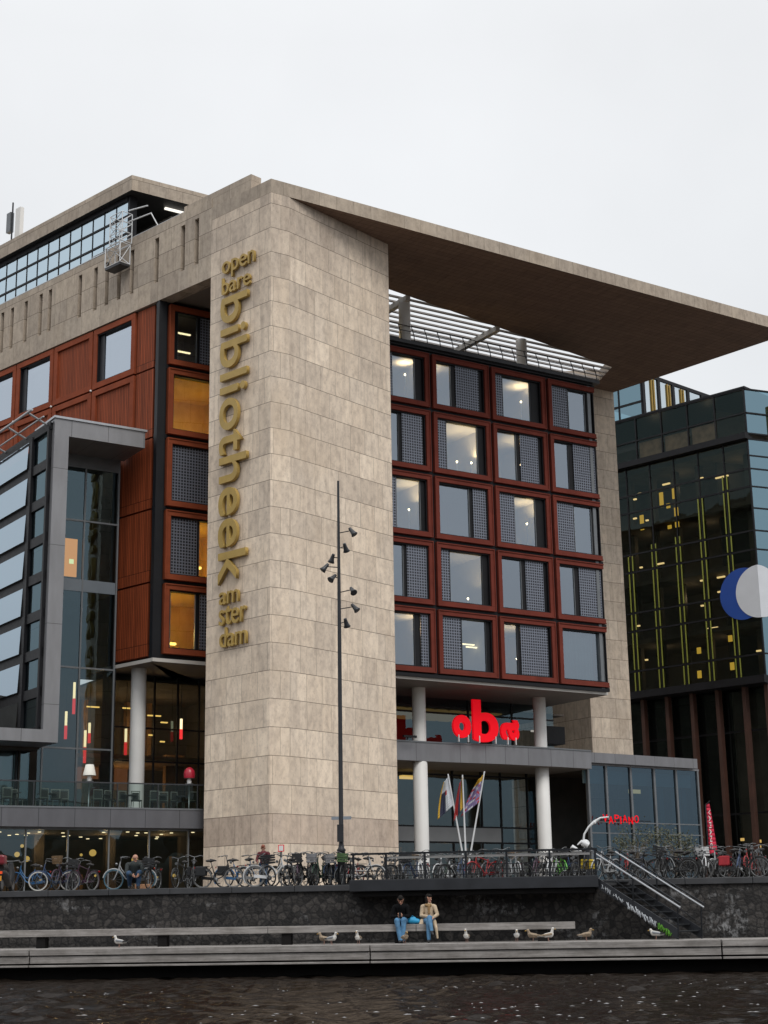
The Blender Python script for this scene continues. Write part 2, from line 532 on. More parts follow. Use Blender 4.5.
        L = len(vs) - 1; o = 1 + (rings - 2) * seg
        fs += [(L, o + (k + 1) % seg, o + k) for k in range(seg)]
        s.add(vs, fs, mi, True)
        return s
    def build(s, name, mats, parent=None, uv=True, bevel=0.0):
        me = bpy.data.meshes.new(name)
        off = OFF.get(parent.name, Vector()) if parent is not None else Vector()
        V = np.array(s.v, dtype=float).reshape(-1, 3)
        me.from_pydata((V - np.array(off)).tolist(), [], s.f)
        for m in (mats if isinstance(mats, (list, tuple)) else [mats]):
            me.materials.append(M[m] if isinstance(m, str) else m)
        me.polygons.foreach_set('material_index', s.m)
        me.polygons.foreach_set('use_smooth', s.sm)
        if uv:
            ul = me.uv_layers.new(name='UVMap')
            dat = np.zeros((len(me.loops), 2))
            li = 0
            for f in s.f:
                P = V[list(f)]
                nrm = np.zeros(3)
                for i in range(len(f)):
                    nrm += np.cross(P[i], P[(i + 1) % len(f)])
                l = np.linalg.norm(nrm); nrm = nrm / l if l > 0 else np.array((0, 0, 1.0))
                if abs(nrm[2]) > 0.8:
                    d = P[:, :2] @ _UVROT
                else:
                    t = np.array((-nrm[1], nrm[0])); t /= (np.linalg.norm(t) + 1e-9)
                    d = np.stack((P[:, :2] @ t, P[:, 2]), 1)
                dat[li:li + len(f)] = d; li += len(f)
            ul.data.foreach_set('uv', dat.ravel())
        o = bpy.data.objects.new(name, me)
        C.objects.link(o)
        if parent is not None:
            o.parent = parent
            OFF[o.name] = off
        else:
            OFF[o.name] = Vector()
        if bevel:
            b = o.modifiers.new('bevel', 'BEVEL'); b.width = bevel; b.segments = 2; b.limit_method = 'ANGLE'
        return o
_c, _s = math.cos(R(33)), math.sin(R(33))
_UVROT = np.array(((_c, -_s), (_s, _c)))

def thing(name, label, cat, loc=(0, 0, 0), rz=0.0, group=None, kind=None):
    o = bpy.data.objects.new(name, None)
    C.objects.link(o)
    o.location = loc
    o.rotation_euler = (0, 0, rz)
    OFF[o.name] = Vector(loc)
    return tag(o, label, cat, group, kind)

def tag(o, label=None, cat=None, group=None, kind=None):
    if label: o['label'] = label
    if cat: o['category'] = cat
    if group: o['group'] = group
    if kind: o['kind'] = kind
    return o

KIDS = {}
def copy_tree(o, recolor=None, parent=None):
    c = o.copy(); C.objects.link(c)
    if parent is not None: c.parent = parent
    if recolor and o.type == 'MESH':
        for sl_i, sl in enumerate(o.data.materials):
            if sl is not None and sl.name in recolor:
                c.material_slots[sl_i].link = 'OBJECT'
                c.material_slots[sl_i].material = recolor[sl.name]
    for ch in KIDS.get(o.name) or KIDS.setdefault(o.name, list(o.children)):
        copy_tree(ch, recolor, c)
    return c

class Frame:
    """upright plane: u along azimuth a, n outward, z up"""
    def __init__(s, o, a, na):
        s.o = Vector((o[0], o[1], 0))
        s.u = Vector((math.sin(R(a)), math.cos(R(a)), 0))
        s.n = Vector((math.sin(R(na)), math.cos(R(na)), 0))
    def P(s, u, n=0.0, z=0.0):
        return s.o + s.u * u + s.n * n + Vector((0, 0, z))
    def xy(s, u, n=0.0):
        p = s.P(u, n); return (p.x, p.y)

def text_mesh(body, name, mat, parent, o, X, Y, w, h, depth, bold=0.03, bevel=0.0):
    """raised lettering fitted to w x h metres, lower-left corner at o, X/Y reading axes"""
    cu = bpy.data.curves.new(name, 'FONT')
    cu.body = body; cu.size = 1.0; cu.offset = bold; cu.extrude = 0.05; cu.resolution_u = 6
    tmp = bpy.data.objects.new(name, cu); C.objects.link(tmp)
    dg = bpy.context.evaluated_depsgraph_get()
    me = bpy.data.meshes.new_from_object(tmp.evaluated_get(dg))
    bpy.data.objects.remove(tmp)
    bpy.data.curves.remove(cu)
    n = len(me.vertices)
    V = np.zeros(n * 3); me.vertices.foreach_get('co', V); V = V.reshape(-1, 3)
    lo, hi = V.min(0), V.max(0)
    V = (V - lo) / (hi - lo)
    X, Y = np.array(X), np.array(Y); Z = np.cross(X, Y)
    off = np.array(OFF.get(parent.name, Vector())) if parent is not None else np.zeros(3)
    W = np.array(o) - off + np.outer(V[:, 0] * w, X) + np.outer(V[:, 1] * h, Y) + np.outer(V[:, 2] * depth, Z)
    me.vertices.foreach_set('co', W.ravel()); me.update()
    me.materials.clear(); me.materials.append(M[mat])
    me.name = name
    ob = bpy.data.objects.new(name, me); C.objects.link(ob)
    if parent is not None: ob.parent = parent; OFF[ob.name] = Vector(off)
    return ob

Z = 2.63                                   # level of the plaza above the water
T = (-5.62, 75.0)
FL = Frame(T, -46.44, 223.56)              # left street front
FF = Frame(T, 56.19, 146.19)               # narrow corner face and canopy edge
C2 = FF.xy(1.084)
FR = Frame(C2, 40.06, 130.06)              # right face of the stone tower
C3 = FR.xy(8.054)
FG = Frame((2.9, 90.1), 57.5, 147.5)       # red window front
HC = (-12.28, 81.34)
FH = Frame(HC, 57.5, 147.5)                # red return front left of the tower
LP = (-14.49, 83.43)
FB = Frame(LP, 57.5, 147.5)                # glass bay
FT = Frame((-9.21, 79.0), 63.3, 153.3)     # terrace edge
FQ = Frame((0, 50.0), 98.0, 188.0)         # quay
FV = Frame((12.6, 99.66), 54.6, 144.6)     # glass pavilion
LEND = FL.xy(4.784)

# ------------------------------------------------------------------ ground and water
def water_mat():
    m, t, out = nodes_of('dark_canal_water')
    tc = _n(t, 'ShaderNodeTexCoord')
    v = mapping(t, tc.outputs['Object'], (0, 0, 0), (0.7, 1.5, 1.0))
    n1 = noise(t, 4.0, 3, v, 0.6)
    n2 = noise(t, 11.0, 2, v, 0.6)
    h = mixc(t, 0.3, n1, n2)
    nm = bump(t, h, 0.45, 0.04)
    df = _n(t, 'ShaderNodeBsdfDiffuse'); df.inputs['Color'].default_value = (0.013, 0.010, 0.008, 1)
    gl = _n(t, 'ShaderNodeBsdfGlossy'); gl.inputs['Roughness'].default_value = 0.03
    gl.inputs['Color'].default_value = (0.92, 0.88, 0.86, 1)
    fr = _n(t, 'ShaderNodeFresnel'); fr.inputs[0].default_value = 1.33
    mu = _n(t, 'ShaderNodeMath', operation='MULTIPLY'); mu.inputs[1].default_value = 0.38
    mx = _n(t, 'ShaderNodeMixShader')
    t.links.new(nm, gl.inputs['Normal']); t.links.new(nm, fr.inputs['Normal'])
    t.links.new(fr.outputs[0], mu.inputs[0]); t.links.new(mu.outputs[0], mx.inputs[0])
    t.links.new(df.outputs[0], mx.inputs[1]); t.links.new(gl.outputs[0], mx.inputs[2])
    t.links.new(mx.outputs[0], out.inputs[0])
    return m
M['water'] = water_mat()
def make_water():
    xs = np.concatenate((np.array((-900, -400, -150, -60, -30, -19)), np.linspace(-17, 17, 380), np.array((19, 30, 60, 150, 400, 900))))
    ys = np.concatenate((np.array((-900, -400, -100, -20, 5, 13)), np.linspace(16, 50.5, 470), np.array((54, 60, 75.0))))
    X, Y = np.meshgrid(xs, ys)
    H = np.zeros_like(X)
    r = np.random.default_rng(3)
    for i in range(46):
        lam = 0.34 * (10 ** r.uniform(0, 0.6))
        a = r.normal(0.5, 0.75)
        k = 2 * math.pi / lam
        H += 0.0078 * lam * np.sin(k * (X * math.sin(a) + Y * math.cos(a)) + r.uniform(0, 6.28))
    inside = np.clip((18 - np.abs(X)) / 3, 0, 1) * np.clip((Y - 14) / 4, 0, 1)
    gust = 0.75 + 0.35 * np.sin(X * 0.21 + 1.0) * np.sin(Y * 0.35 + X * 0.11)
    H *= inside * gust
    H = np.sign(H) * np.abs(H) ** 1.0
    ny, nx = X.shape
    V = np.stack((X, Y, H), -1).reshape(-1, 3)
    idx = np.arange(nx * ny).reshape(ny, nx)
    Fc = np.stack((idx[:-1, :-1], idx[:-1, 1:], idx[1:, 1:], idx[1:, :-1]), -1).reshape(-1, 4)
    me = bpy.data.meshes.new('water')
    me.vertices.add(len(V)); me.vertices.foreach_set('co', V.ravel())
    me.loops.add(Fc.size); me.loops.foreach_set('vertex_index', Fc.ravel())
    me.polygons.add(len(Fc))
    me.polygons.foreach_set('loop_start', np.arange(0, Fc.size, 4))
    me.polygons.foreach_set('loop_total', np.full(len(Fc), 4))
    me.polygons.foreach_set('use_smooth', np.ones(len(Fc), dtype=bool))
    me.update(calc_edges=True); me.validate()
    me.materials.append(M['water'])
    o = bpy.data.objects.new('water', me); C.objects.link(o)
    tag(o, kind='structure')
make_water()

def paving_mat():
    m, t, out = nodes_of('plaza_paving')
    uv = uvnode(t)
    b = brick(t, uv, 0.6, 0.3, 0.008, (0.21, 0.19, 0.17), (0.165, 0.15, 0.14), (0.07, 0.065, 0.06), 0.5, 2)
    col = mixc(t, 0.6, b.outputs['Color'], ramp2(t, noise(t, 0.8, 6, uv), (0.7, 0.7, 0.7), (1.2, 1.2, 1.2), 0.3, 0.7), 'MULTIPLY')
    principled(t, out, col, 0.7, 0, 0.4, bump(t, b.outputs['Fac'], 0.3, -0.01))
    return m
M['paving'] = paving_mat()
b = MB()
b.prism([FQ.xy(-700, -0.55), FQ.xy(700, -0.55), FQ.xy(700, -1500), FQ.xy(-700, -1500)], Z - 0.5, Z)
tag(b.build('plaza', 'paving'), kind='structure')

# quay wall with its coping
t_ = thing('quay_wall', 'dark basalt quay wall with lime stains, topped by a coping, behind the bench', 'quay wall', FQ.P(0, 0, 0))
MB().fb(FQ, -150, 150, -0.55, 0, -2.0, 2.44).build('masonry', 'basalt', t_)
b = MB()
u = -149.0
while u < 150:
    b.fb(FQ, u, u + 1.99, -0.55, 0.09, 2.445, Z + 0.004); u += 2.0
b.build('coping', 'coping', t_, bevel=0.015)

# ------------------------------------------------------------------ library
lib = thing('library_building', 'stone and red-brown timber library with a huge cantilevered roof', 'library', (T[0], T[1], Z))
# stone tower
b = MB()
b.prism([T, C2, C3, (-2.2, 86.2), LEND], Z, 38.42)
b.build('stone_tower', 'stone', lib)
# canopy
can_corner = (26.86, 96.75)
R1, R4 = (19.24, 105.39), (16.86, 108.10)
PA, PB = (0.46 - 4.4, 88.22 - 4.12), (15.95, 102.74)
PB2 = (15.47, 105.41)
b = MB()
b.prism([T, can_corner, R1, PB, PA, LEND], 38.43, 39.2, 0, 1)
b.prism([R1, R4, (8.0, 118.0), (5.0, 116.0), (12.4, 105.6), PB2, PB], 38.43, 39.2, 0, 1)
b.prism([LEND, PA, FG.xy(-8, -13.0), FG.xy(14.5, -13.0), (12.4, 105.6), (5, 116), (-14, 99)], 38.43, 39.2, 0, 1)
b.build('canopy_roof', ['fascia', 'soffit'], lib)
# louvres over the opening of the canopy
b = MB()
nn = -0.6
while nn > -12.8:
    b.fb(FG, -7.5, 20, nn, nn - 0.17, 38.46, 38.56); nn -= 0.70
b.build('roof_louvre', pm('grey_louvre', (0.30, 0.28, 0.27), 0.5, 0.1, 0.1, 1.0), lib)
b = MB()
for u, n in ((-1.6, 0.0), (6.2, -1.4)):
    b.fb(FG, u, u + 0.32, n, -12.8, 38.10, 38.44)
b.build('louvre_beam', 'slabedge', lib)
for u, n in ((-1.37, -0.55), (9.14, -2.6)):
    p = FG.P(u, n, 35.2)
    MB().lathe(p, [(0, 0.36), (3.22, 0.36)], seg=20).build('roof_column', 'white', lib)
# parapet block on the street front
b = MB()
b.fb(FL, 1.62, 7.2, -0.04, -0.75, 39.73, 40.06); b.fb(FL, 1.62, 4.78, -0.04, -0.75, 39.21, 39.72)
b.build('parapet', 'band_stone', lib)
# stone band with slots
slot_u = [25.04, 23.96, 22.45, 20.86, 19.88, 16.80, 15.26, 14.14, 12.98, 11.78, 9.52, 7.21, 6.03, 26.6, 28.3, 29.2, 31.0, 33.5]
slot_u.sort()
b = MB()
b.fb(FL, 4.787, 38, 0, -0.8, 35.1, 36.25)
b.fb(FL, 4.787, 14, 0, -0.8, 38.95, 39.72); b.fb(FL, 14, 38, 0, -0.8, 38.95, 39.55)
u = 4.787
for s_ in slot_u + [38.12]:
    b.fb(FL, u, s_ - 0.18, 0, -0.8, 36.25, 38.95); u = s_ + 0.18
b.build('stone_band', 'band_stone', lib)
b = MB(); b.fb(FL, 4.9, 37.9, -0.81, -1.0, 36.0, 39.2); b.build('slot_backing', 'dark', lib)
# ceiling over the loggia behind the tower
b = MB(); b.prism([FL.xy(4.8, -0.82), FL.xy(9.6, -0.82), FH.xy(4, -4), FH.xy(8, 1.0)], 35.2, 35.5); b.build('loggia_ceiling', 'ceiling', lib)

# right-hand stone pillar
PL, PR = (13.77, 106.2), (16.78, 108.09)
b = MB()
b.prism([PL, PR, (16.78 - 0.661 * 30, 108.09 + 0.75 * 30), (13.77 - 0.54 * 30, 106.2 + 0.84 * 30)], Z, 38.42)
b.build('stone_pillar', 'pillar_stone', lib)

# ---- red window modules
ZF = [15.2, 19.2, 23.25, 27.3, 31.33, 35.0]
FWD = 0.31
def module(F, u0, u1, z0, z1, layout, red='red', openright=False, glass='glass', openleft=False):
    g = 0.11
    a, c_, lo, hi = u0 + g, u1 - g, z0 + g, z1 - g
    b = MB()
    b.fb(F, a, c_, -0.30, 0.14, lo, lo + FWD)
    b.fb(F, a, c_, -0.30, 0.14, hi - FWD, hi)
    b.fb(F, a, a + FWD, -0.302, 0.138, lo + FWD, hi - FWD)
    ia, ic = a + FWD, c_
    if not openright:
        b.fb(F, c_ - FWD, c_, -0.302, 0.138, lo + FWD, hi - FWD); ic = c_ - FWD
    # slim raised outer lip
    b.fb(F, a, c_, 0.14, 0.19, lo, lo + 0.07); b.fb(F, a, c_, 0.14, 0.19, hi - 0.07, hi)
    b.fb(F, a, a + 0.07, 0.139, 0.189, lo + 0.07, hi - 0.07)
    if not openright: b.fb(F, c_ - 0.07, c_, 0.139, 0.189, lo + 0.07, hi - 0.07)
    w = b.build('window', red, lib, bevel=0.012)
    z0_, z1_ = lo + FWD, hi - FWD
    W = ic - ia
    # dark reveal liner
    b = MB()
    b.fb(F, ia, ic, -0.30, 0.02, z0_, z0_ + 0.07); b.fb(F, ia, ic, -0.30, 0.02, z1_ - 0.07, z1_)
    b.fb(F, ia, ia + 0.07, -0.301, 0.018, z0_ + 0.07, z1_ - 0.07)
    b.fb(F, ic - 0.07, ic, -0.301, 0.018, z0_ + 0.07, z1_ - 0.07)
    z0_ += 0.07; z1_ -= 0.07; ia += 0.07; ic -= 0.07; W = ic - ia
    cur = 0.0
    segs = []
    for k, p, q in sorted(layout, key=lambda x: x[1]):
        if p > cur + 0.005: segs.append(('D', cur, p))
        segs.append((k, p, q)); cur = q
    if cur < 0.995: segs.append(('D', cur, 1.0))
    for k, p, q in segs:
        x0, x1 = ia + W * p, ia + W * q
        if k == 'D':
            b.fb(F, x0, x1, -0.28, -0.12, z0_, z1_)
    b.build('reveal', 'dark', w)
    for k, p, q in segs:
        x0, x1 = ia + W * p, ia + W * q
        if k == 'G':
            MB().quad(F.P(x0, -0.2, z0_), F.P(x1, -0.2, z0_), F.P(x1, -0.2, z1_), F.P(x0, -0.2, z1_)).build('pane', glass, w)
            sm_ = 'mull' if random.random() < 0.5 else 'dgrey'
            for e0, e1 in ((x0, x0 + 0.05), (x1 - 0.05, x1)):
                MB().fb(F, e0, e1, -0.25, -0.14, z0_, z1_).build('sash', sm_, w)
        elif k == 'S':
            MB().fb(F, x0, x1, -0.11, -0.05, z0_, z1_).build('sunscreen', 'screen', w)
    return w

GU = [-4.45, 0.0, 4.45, 8.90, 12.95]
LAY = {  # rows from the top
 0: [[('S', .2, .37), ('G', .38, .86)], [('G', 0, .34), ('S', .42, .92)], [('S', 0, .16), ('G', .18, .82)], [('S', 0, .38), ('G', .42, .84)]],
 1: [[('G', 0, .5), ('S', .55, .97)], [('S', 0, .18), ('G', .2, .88)], [('G', 0, .45), ('S', .52, .92)], [('G', 0, .38), ('S', .47, .99)]],
 2: [[('S', .3, .4), ('G', .42, .92)], [('G', 0, .66), ('S', .72, 1)], [('S', 0, .33), ('G', .35, .83)], [('S', 0, .4), ('G', .43, .86)]],
 3: [[('G', .1, .55), ('S', .6, 1)], [('S', 0, .18), ('G', .2, .9)], [('G', 0, .46), ('S', .53, .92)], [('G', 0, .38), ('S', .47, .99)]],
 4: [[('G', 0, .75), ('S', .85, 1)], [('S', 0, .38), ('G', .41, .93)], [('G', 0, .32), ('S', .37, .96)], [('G', 0, 1)]],
}
for r_ in range(5):
    z1, z0 = ZF[5 - r_], ZF[4 - r_]
    for c_ in range(4):
        module(FG, GU[c_], GU[c_ + 1], z0, z1, LAY[r_][c_], 'red', openright=(c_ == 3))
# black backing grid between the frames
b = MB()
for u in GU[:-1]: b.fb(FG, u - 0.12, u + 0.12, -0.4, -0.04, 15.0, 35.2)
for z in ZF: b.fb(FG, -4.6, 13.0, -0.398, -0.042, z - 0.12, z + 0.12)
b.fb(FG, -4.6, 12.6, -0.4, 0.22, 15.02, 15.2); b.fb(FG, -4.6, 12.75, -0.4, 0.1, 35.06, 35.2)
b.build('facade_frame', 'dark', lib)
MB().fb(FG, 12.35, 12.6, -0.6, -0.02, 15.2, 35.0).build('corner_post', 'mull', lib)
# roof edge of the red front and its guard rail
MB().fb(FG, -5, 13.2, -12, 0.30, 35.2, 35.42).build('roof_edge', 'dgrey', lib)
b = MB()
u = -4.0
while u < 13.2:
    b.tube([FG.P(u, 0.18, 35.4), FG.P(u, 0.10, 35.9), FG.P(u - 0.02, -0.12, 36.5)], 0.03, 5); u += 0.95
for z, n in ((36.5, -0.12), (36.1, 0.02)): b.tube([FG.P(-4.2, n, z), FG.P(13.2, n, z)], 0.025, 5)
b.build('roof_railing', 'steel', lib)
for u, n in ((-2.3, -1.2), (2.35, -1.0), (6.0, -1.0)):
    MB().lathe(FG.P(u, n, 35.44), [(0, 0.2), (0.25, 0.24)], seg=12).build('roof_light', M.setdefault('rooflight', emat('roof_light_glow', (1.0, 0.68, 0.25), 6.0)), lib)

# floors, rooms and lamps behind the red front
b = MB()
for r_ in range(5):
    z0, z1 = ZF[4 - r_] + 0.2, ZF[5 - r_] - 0.3
    for c_ in range(4):
        u0, u1 = GU[c_] + 0.08, GU[c_ + 1] - 0.08
        n0, n1 = -0.42, -4.8
        P = lambda u, n, z: FG.P(u, n, z)
        b.quad(P(u0, n1, z0), P(u1, n1, z0), P(u1, n1, z1), P(u0, n1, z1), 0)
        b.quad(P(u0, n0, z0), P(u1, n0, z0), P(u1, n1, z0), P(u0, n1, z0), 1)
        b.quad(P(u0, n0, z1), P(u0, n1, z1), P(u1, n1, z1), P(u1, n0, z1), 0)
        b.quad(P(u0, n0, z0), P(u0, n1, z0), P(u0, n1, z1), P(u0, n0, z1), 0)
        b.quad(P(u1, n0, z0), P(u1, n0, z1), P(u1, n1, z1), P(u1, n1, z0), 0)
b.build('office_room', ['roomwall', 'roomfloor'], lib)
for u, zz in ((-0.8, 33.83), (8.07, 33.56), (2.91, 28.81), (4.0, 28.9), (7.79, 29.31), (-0.71, 25.29), (8.16, 25.5), (3.44, 20.25), (-0.4, 17.37), (6.98, 16.85), (0.9, 33.2)):
    z0 = max(z for z in ZF if z < zz) + 0.2
    n = -1.5
    k = MB().lathe(FG.P(u, n, z0), [(0, 0.16), (0.04, 0.16), (0.05, 0.03), (zz - z0, 0.035)], seg=10).build('floor_lamp', 'whitesteel', lib)
    MB().lathe(FG.P(u, n, zz), [(0, 0.03), (0.06, 0.05), (0.12, 0.06), (0.13, 0.02)], seg=12).build('bulb', 'warm', k)
    ld = bpy.data.lights.new('uplight', 'SPOT')
    ld.energy = 190 if zz - z0 > 1 else 110
    ld.color = (1.0, 0.70, 0.36); ld.spot_size = R(125); ld.spot_blend = 1.0; ld.shadow_soft_size = 0.08
    lo = bpy.data.objects.new('uplight', ld); C.objects.link(lo); lo.parent = k
    lo.location = FG.P(u, n, zz + 0.22) - lib.location; lo.rotation_euler = (R(180), 0, 0)
b = MB()
for r_, c_, u in ((4, 1, 3.1), (4, 1, 3.6)):
    b.para(FG.P(u, -2.0, ZF[4 - r_] + 2.4 - (u - 3.1) * .3), FG.u * 1.1, FG.n * -0.12, Vector((0, 0, 0.07)))
b.build('ceiling_lamp', 'strip', lib)
# curtain in the lowest right window
b = MB()
pts = []
for i in range(61):
    u = 9.4 + 3.0 * i / 60
    pts.append((u, -0.75 + 0.07 * math.sin(i * 1.25) + 0.03 * math.sin(i * 0.41)))
for i in range(60):
    b.quad(FG.P(pts[i][0], pts[i][1], 15.6), FG.P(pts[i + 1][0], pts[i + 1][1], 15.6), FG.P(pts[i + 1][0], pts[i + 1][1], 18.75), FG.P(pts[i][0], pts[i][1], 18.75))
b.build('curtain', pm('pale_blue_curtain', (0.16, 0.27, 0.30), 0.8, 0, 0.1, 1.0), lib)
# dark core behind the rooms and slab under the red front
b = MB()
b.fb(FG, -4.4, 12.6, -4.95, -30, 14.9, 35.0)
b.build('building_core', 'roomdark', lib)
b = MB()
b.prism([FG.xy(-5.2, 0.06), FG.xy(12.75, 0.06), FG.xy(12.75, -12), FG.xy(-7, -12)], 14.86, 15.02, 0, 1)
b.build('floor_slab', ['slabedge', 'ceiling'], lib)

# ---- left: return front beside the tower
HL = [[('G', .06, .42), ('S', .46, .9)], [('G', 0, .70), ('S', .85, 1)], [('S', 0, .68), ('G', .72, 1)], [('S', 0, .45), ('G', .49, .92)], [('G', .02, .46), ('S', .52, 1)]]
ZH = [15.2, 19.2, 23.25, 27.3, 31.33, 35.05]
for r_ in range(5):
    module(FH, 0.48, 4.93, ZH[4 - r_], ZH[5 - r_], HL[r_], 'redL')
b = MB()
for z in ZH: b.fb(FH, 0.0, 5.0, -0.4, -0.04, z - 0.12, z + 0.12)
b.fb(FH, 0.44, 0.54, -0.41, -0.05, 15.0, 35.1)
b.build('facade_frame', 'dark', lib)
b = MB(); b.prism([FH.xy(0, 0.03), FH.xy(0.44, 0.03), FH.xy(0.44, -0.6), FL.xy(9.75, -0.35), FL.xy(9.50, -0.06)], 15.05, 35.1); b.build('corner_post', pm('blue_black_metal', (0.010, 0.011, 0.014), 0.5, 0.0, 0.2, 1.0, spec=0.3), lib)
b = MB()
for r_ in range(5):
    z0, z1 = ZH[4 - r_] + 0.2, ZH[5 - r_] - 0.3
    mi = 0 if r_ in (1, 3, 4) else 2
    u0, u1, n0, n1 = 0.5, 5.0, -0.42, -4.5
    P = FH.P
    b.quad(P(u0, n1, z0), P(u1, n1, z0), P(u1, n1, z1), P(u0, n1, z1), mi)
    b.quad(P(u0, n0, z0), P(u1, n0, z0), P(u1, n1, z0), P(u0, n1, z0), 1)
    b.quad(P(u0, n0, z1), P(u0, n1, z1), P(u1, n1, z1), P(u1, n0, z1), mi)
    b.quad(P(u0, n0, z0), P(u0, n1, z0), P(u0, n1, z1), P(u0, n0, z1), mi)
    b.quad(P(u1, n0, z0), P(u1, n0, z1), P(u1, n1, z1), P(u1, n1, z0), mi)
b.build('reading_room', ['yellow', 'roomfloor', 'roomdark'], lib)
for r_, u, zz in ((1, 2.9, 0.3), (3, 2.75, 1.3), (4, 1.3, 0.9)):  # amber bar and point light added to brighten the yellow rooms
    z0 = ZH[4 - r_] + 0.2
    b = MB(); b.fb(FH, u, u + 1.2, -2.4, -2.6, z0 + zz, z0 + zz + 0.12); k = b.build('room_glow_bar', 'amber', lib)
    ld = bpy.data.lights.new('room_fill_light', 'POINT'); ld.energy = 150; ld.color = (1.0, 0.66, 0.16); ld.shadow_soft_size = 0.3
    lo = bpy.data.objects.new('room_fill_light', ld); C.objects.link(lo); lo.parent = k; lo.location = FH.P(u + 0.4, -2.5, z0 + zz + 0.7) - lib.location
b = MB()
for zz in (1.5, 2.6):
    b.para(FH.P(1.45, -1.3, ZH[4] + zz), FH.u * 1.1, FH.n * -0.1, Vector((0, 0, 0.07)))
b.build('ceiling_lamp', 'strip', lib)

# ---- left street front: red panels and windows on the top storeys
LU = [9.72, 11.38, 15.39, 19.33, 23.3, 27.3, 31.3, 35.3]
def lmod(u0, u1, z0, z1, kind):
    g = 0.05
    a, c_, lo, hi = u0 + g, u1 - g, z0 + g, z1 - g
    b = MB()
    if kind == 'flat':
        b.fb(FL, a, c_, -0.5, -0.16, lo, hi); b.build('timber_panel', 'redslat', lib); return
    fw = 0.34
    b.fb(FL, a, c_, -0.5, -0.05, lo, lo + fw); b.fb(FL, a, c_, -0.5, -0.05, hi - fw, hi)
    b.fb(FL, a, a + fw, -0.502, -0.052, lo + fw, hi - fw); b.fb(FL, c_ - fw, c_, -0.502, -0.052, lo + fw, hi - fw)
    if kind == 'panel':
        w = b.build('timber_panel', 'redL', lib, bevel=0.012)
        MB().fb(FL, a + fw, c_ - fw, -0.45, -0.17, lo + fw, hi - fw).build('slats', 'redslat', w)
    else:
        w = b.build('window', 'redL', lib, bevel=0.012)
        x0, x1, y0, y1 = a + fw, c_ - fw, lo + fw, hi - fw
        b = MB()
        b.fb(FL, x0, x1, -0.8, -0.12, y0, y0 + 0.06); b.fb(FL, x0, x1, -0.8, -0.12, y1 - 0.06, y1)
        b.fb(FL, x0, x0 + 0.06, -0.801, -0.121, y0 + 0.06, y1 - 0.06); b.fb(FL, x1 - 0.06, x1, -0.801, -0.121, y0 + 0.06, y1 - 0.06)
        b.fb(FL, x0 + 0.06, x0 + 0.14, -0.45, -0.30, y0 + 0.06, y1 - 0.06)
        b.build('reveal', 'dark', w)
        MB().fb(FL, x1 - 0.45, x1 - 0.06, -0.42, -0.28, y0 + 0.06, y1 - 0.06).build('sash', 'dgrey', w)
        MB().quad(FL.P(x1, -0.33, y0), FL.P(x0, -0.33, y0), FL.P(x0, -0.33, y1), FL.P(x1, -0.33, y1)).build('pane', 'glassL', w)
kinds_top = ['flat', 'win', 'panel', 'win', 'win', 'panel', 'win']
for i in range(7):
    lmod(LU[i], LU[i + 1], 31.33, 35.08, kinds_top[i])
    lmod(LU[i], LU[i + 1], 27.3, 31.33, 'flat' if i == 0 else 'panel')
for z0, z1 in ((15.2, 19.2), (19.2, 23.25), (23.25, 27.3)):
    lmod(9.72, 12.6, z0, z1, 'flat')
b = MB(); b.fb(FL, 9.7, 11.4, -0.52, -0.62, 26.9, 35.1); b.fb(FL, 9.7, 12.6, -0.52, -0.62, 15.05, 27.3)
for u in LU[1:]: b.fb(FL, u - 0.15, u + 0.15, -0.45, -0.55, 27.2, 35.09)
for z in (27.2, 31.2, 34.9): b.fb(FL, 11.4, 35.3, -0.44, -0.54, z, z + 0.19)
b.build('facade_backing', 'dark', lib)
b = MB()
b.fb(FL, 11.4, 35.4, -1.6, -1.7, 27.0, 35.0)
b.build('office_room', 'roomdark', lib)
b = MB()
for i, zz in ((1, 32.3), (3, 32.6)):
    b.para(FL.P(LU[i] + 0.8, -1.2, zz), FL.u * 0.9, FL.n * -0.05, Vector((0, 0, 0.06)))
b.build('ceiling_lamp', 'strip', lib)
b = MB()
for i in (2, 3, 4, 5): b.ball(FL.P(LU[i], -0.0, 31.33), 0.07, 8, 6)
b.build('joint_cap', 'white', lib)
# white-edged slab under the red corner
b = MB()
b.prism([FL.xy(14.5, -0.0), FL.xy(9.35, 0.0), FH.xy(0.0, 0.12), FH.xy(6.5, 0.12), FH.xy(6.5, -9), FL.xy(14.5, -9)], 14.86, 15.05, 0, 1)
b.build('floor_slab', ['slabedge', 'ceiling'], lib)
pcol = (-13.31, 83.76)
MB().lathe((pcol[0], pcol[1], 6.98), [(0, 0.41), (7.88, 0.41)], seg=28).build('column', 'white', lib)

# ---- penthouse storey above the street front
b = MB()
pc = FL.P(16.05, -3.0, 46.25)
far = FL.P(52, -3.0)
ff = Vector((FF.u.x, FF.u.y, 0))
q = pc + ff * 16
b.prism([(pc.x, pc.y), (far.x, far.y), tuple((FL.P(52, -14))[:2]), tuple((q - FL.n * 4)[:2]), (q.x, q.y)], 45.25, 46.25, 0, 1)
b.build('penthouse_roof', ['band_stone', pm('dark_soffit', (0.035, 0.034, 0.034), 0.6, 0, 0.1, 1.0)], lib)
b = MB()
for u in np.arange(16.9, 50, 1.22): b.fb(FL, u, u + 0.04, -3.50, -3.42, 39.6, 45.0)
for z in (42.75, 43.9): b.fb(FL, 16.9, 50, -3.49, -3.41, z, z + 0.13)
b.fb(FL, 16.72, 16.9, -3.95, -3.40, 39.6, 45.25); b.fb(FL, 16.9, 50, -3.95, -3.35, 44.95, 45.25)
w = b.build('curtain_wall', 'dark', lib)
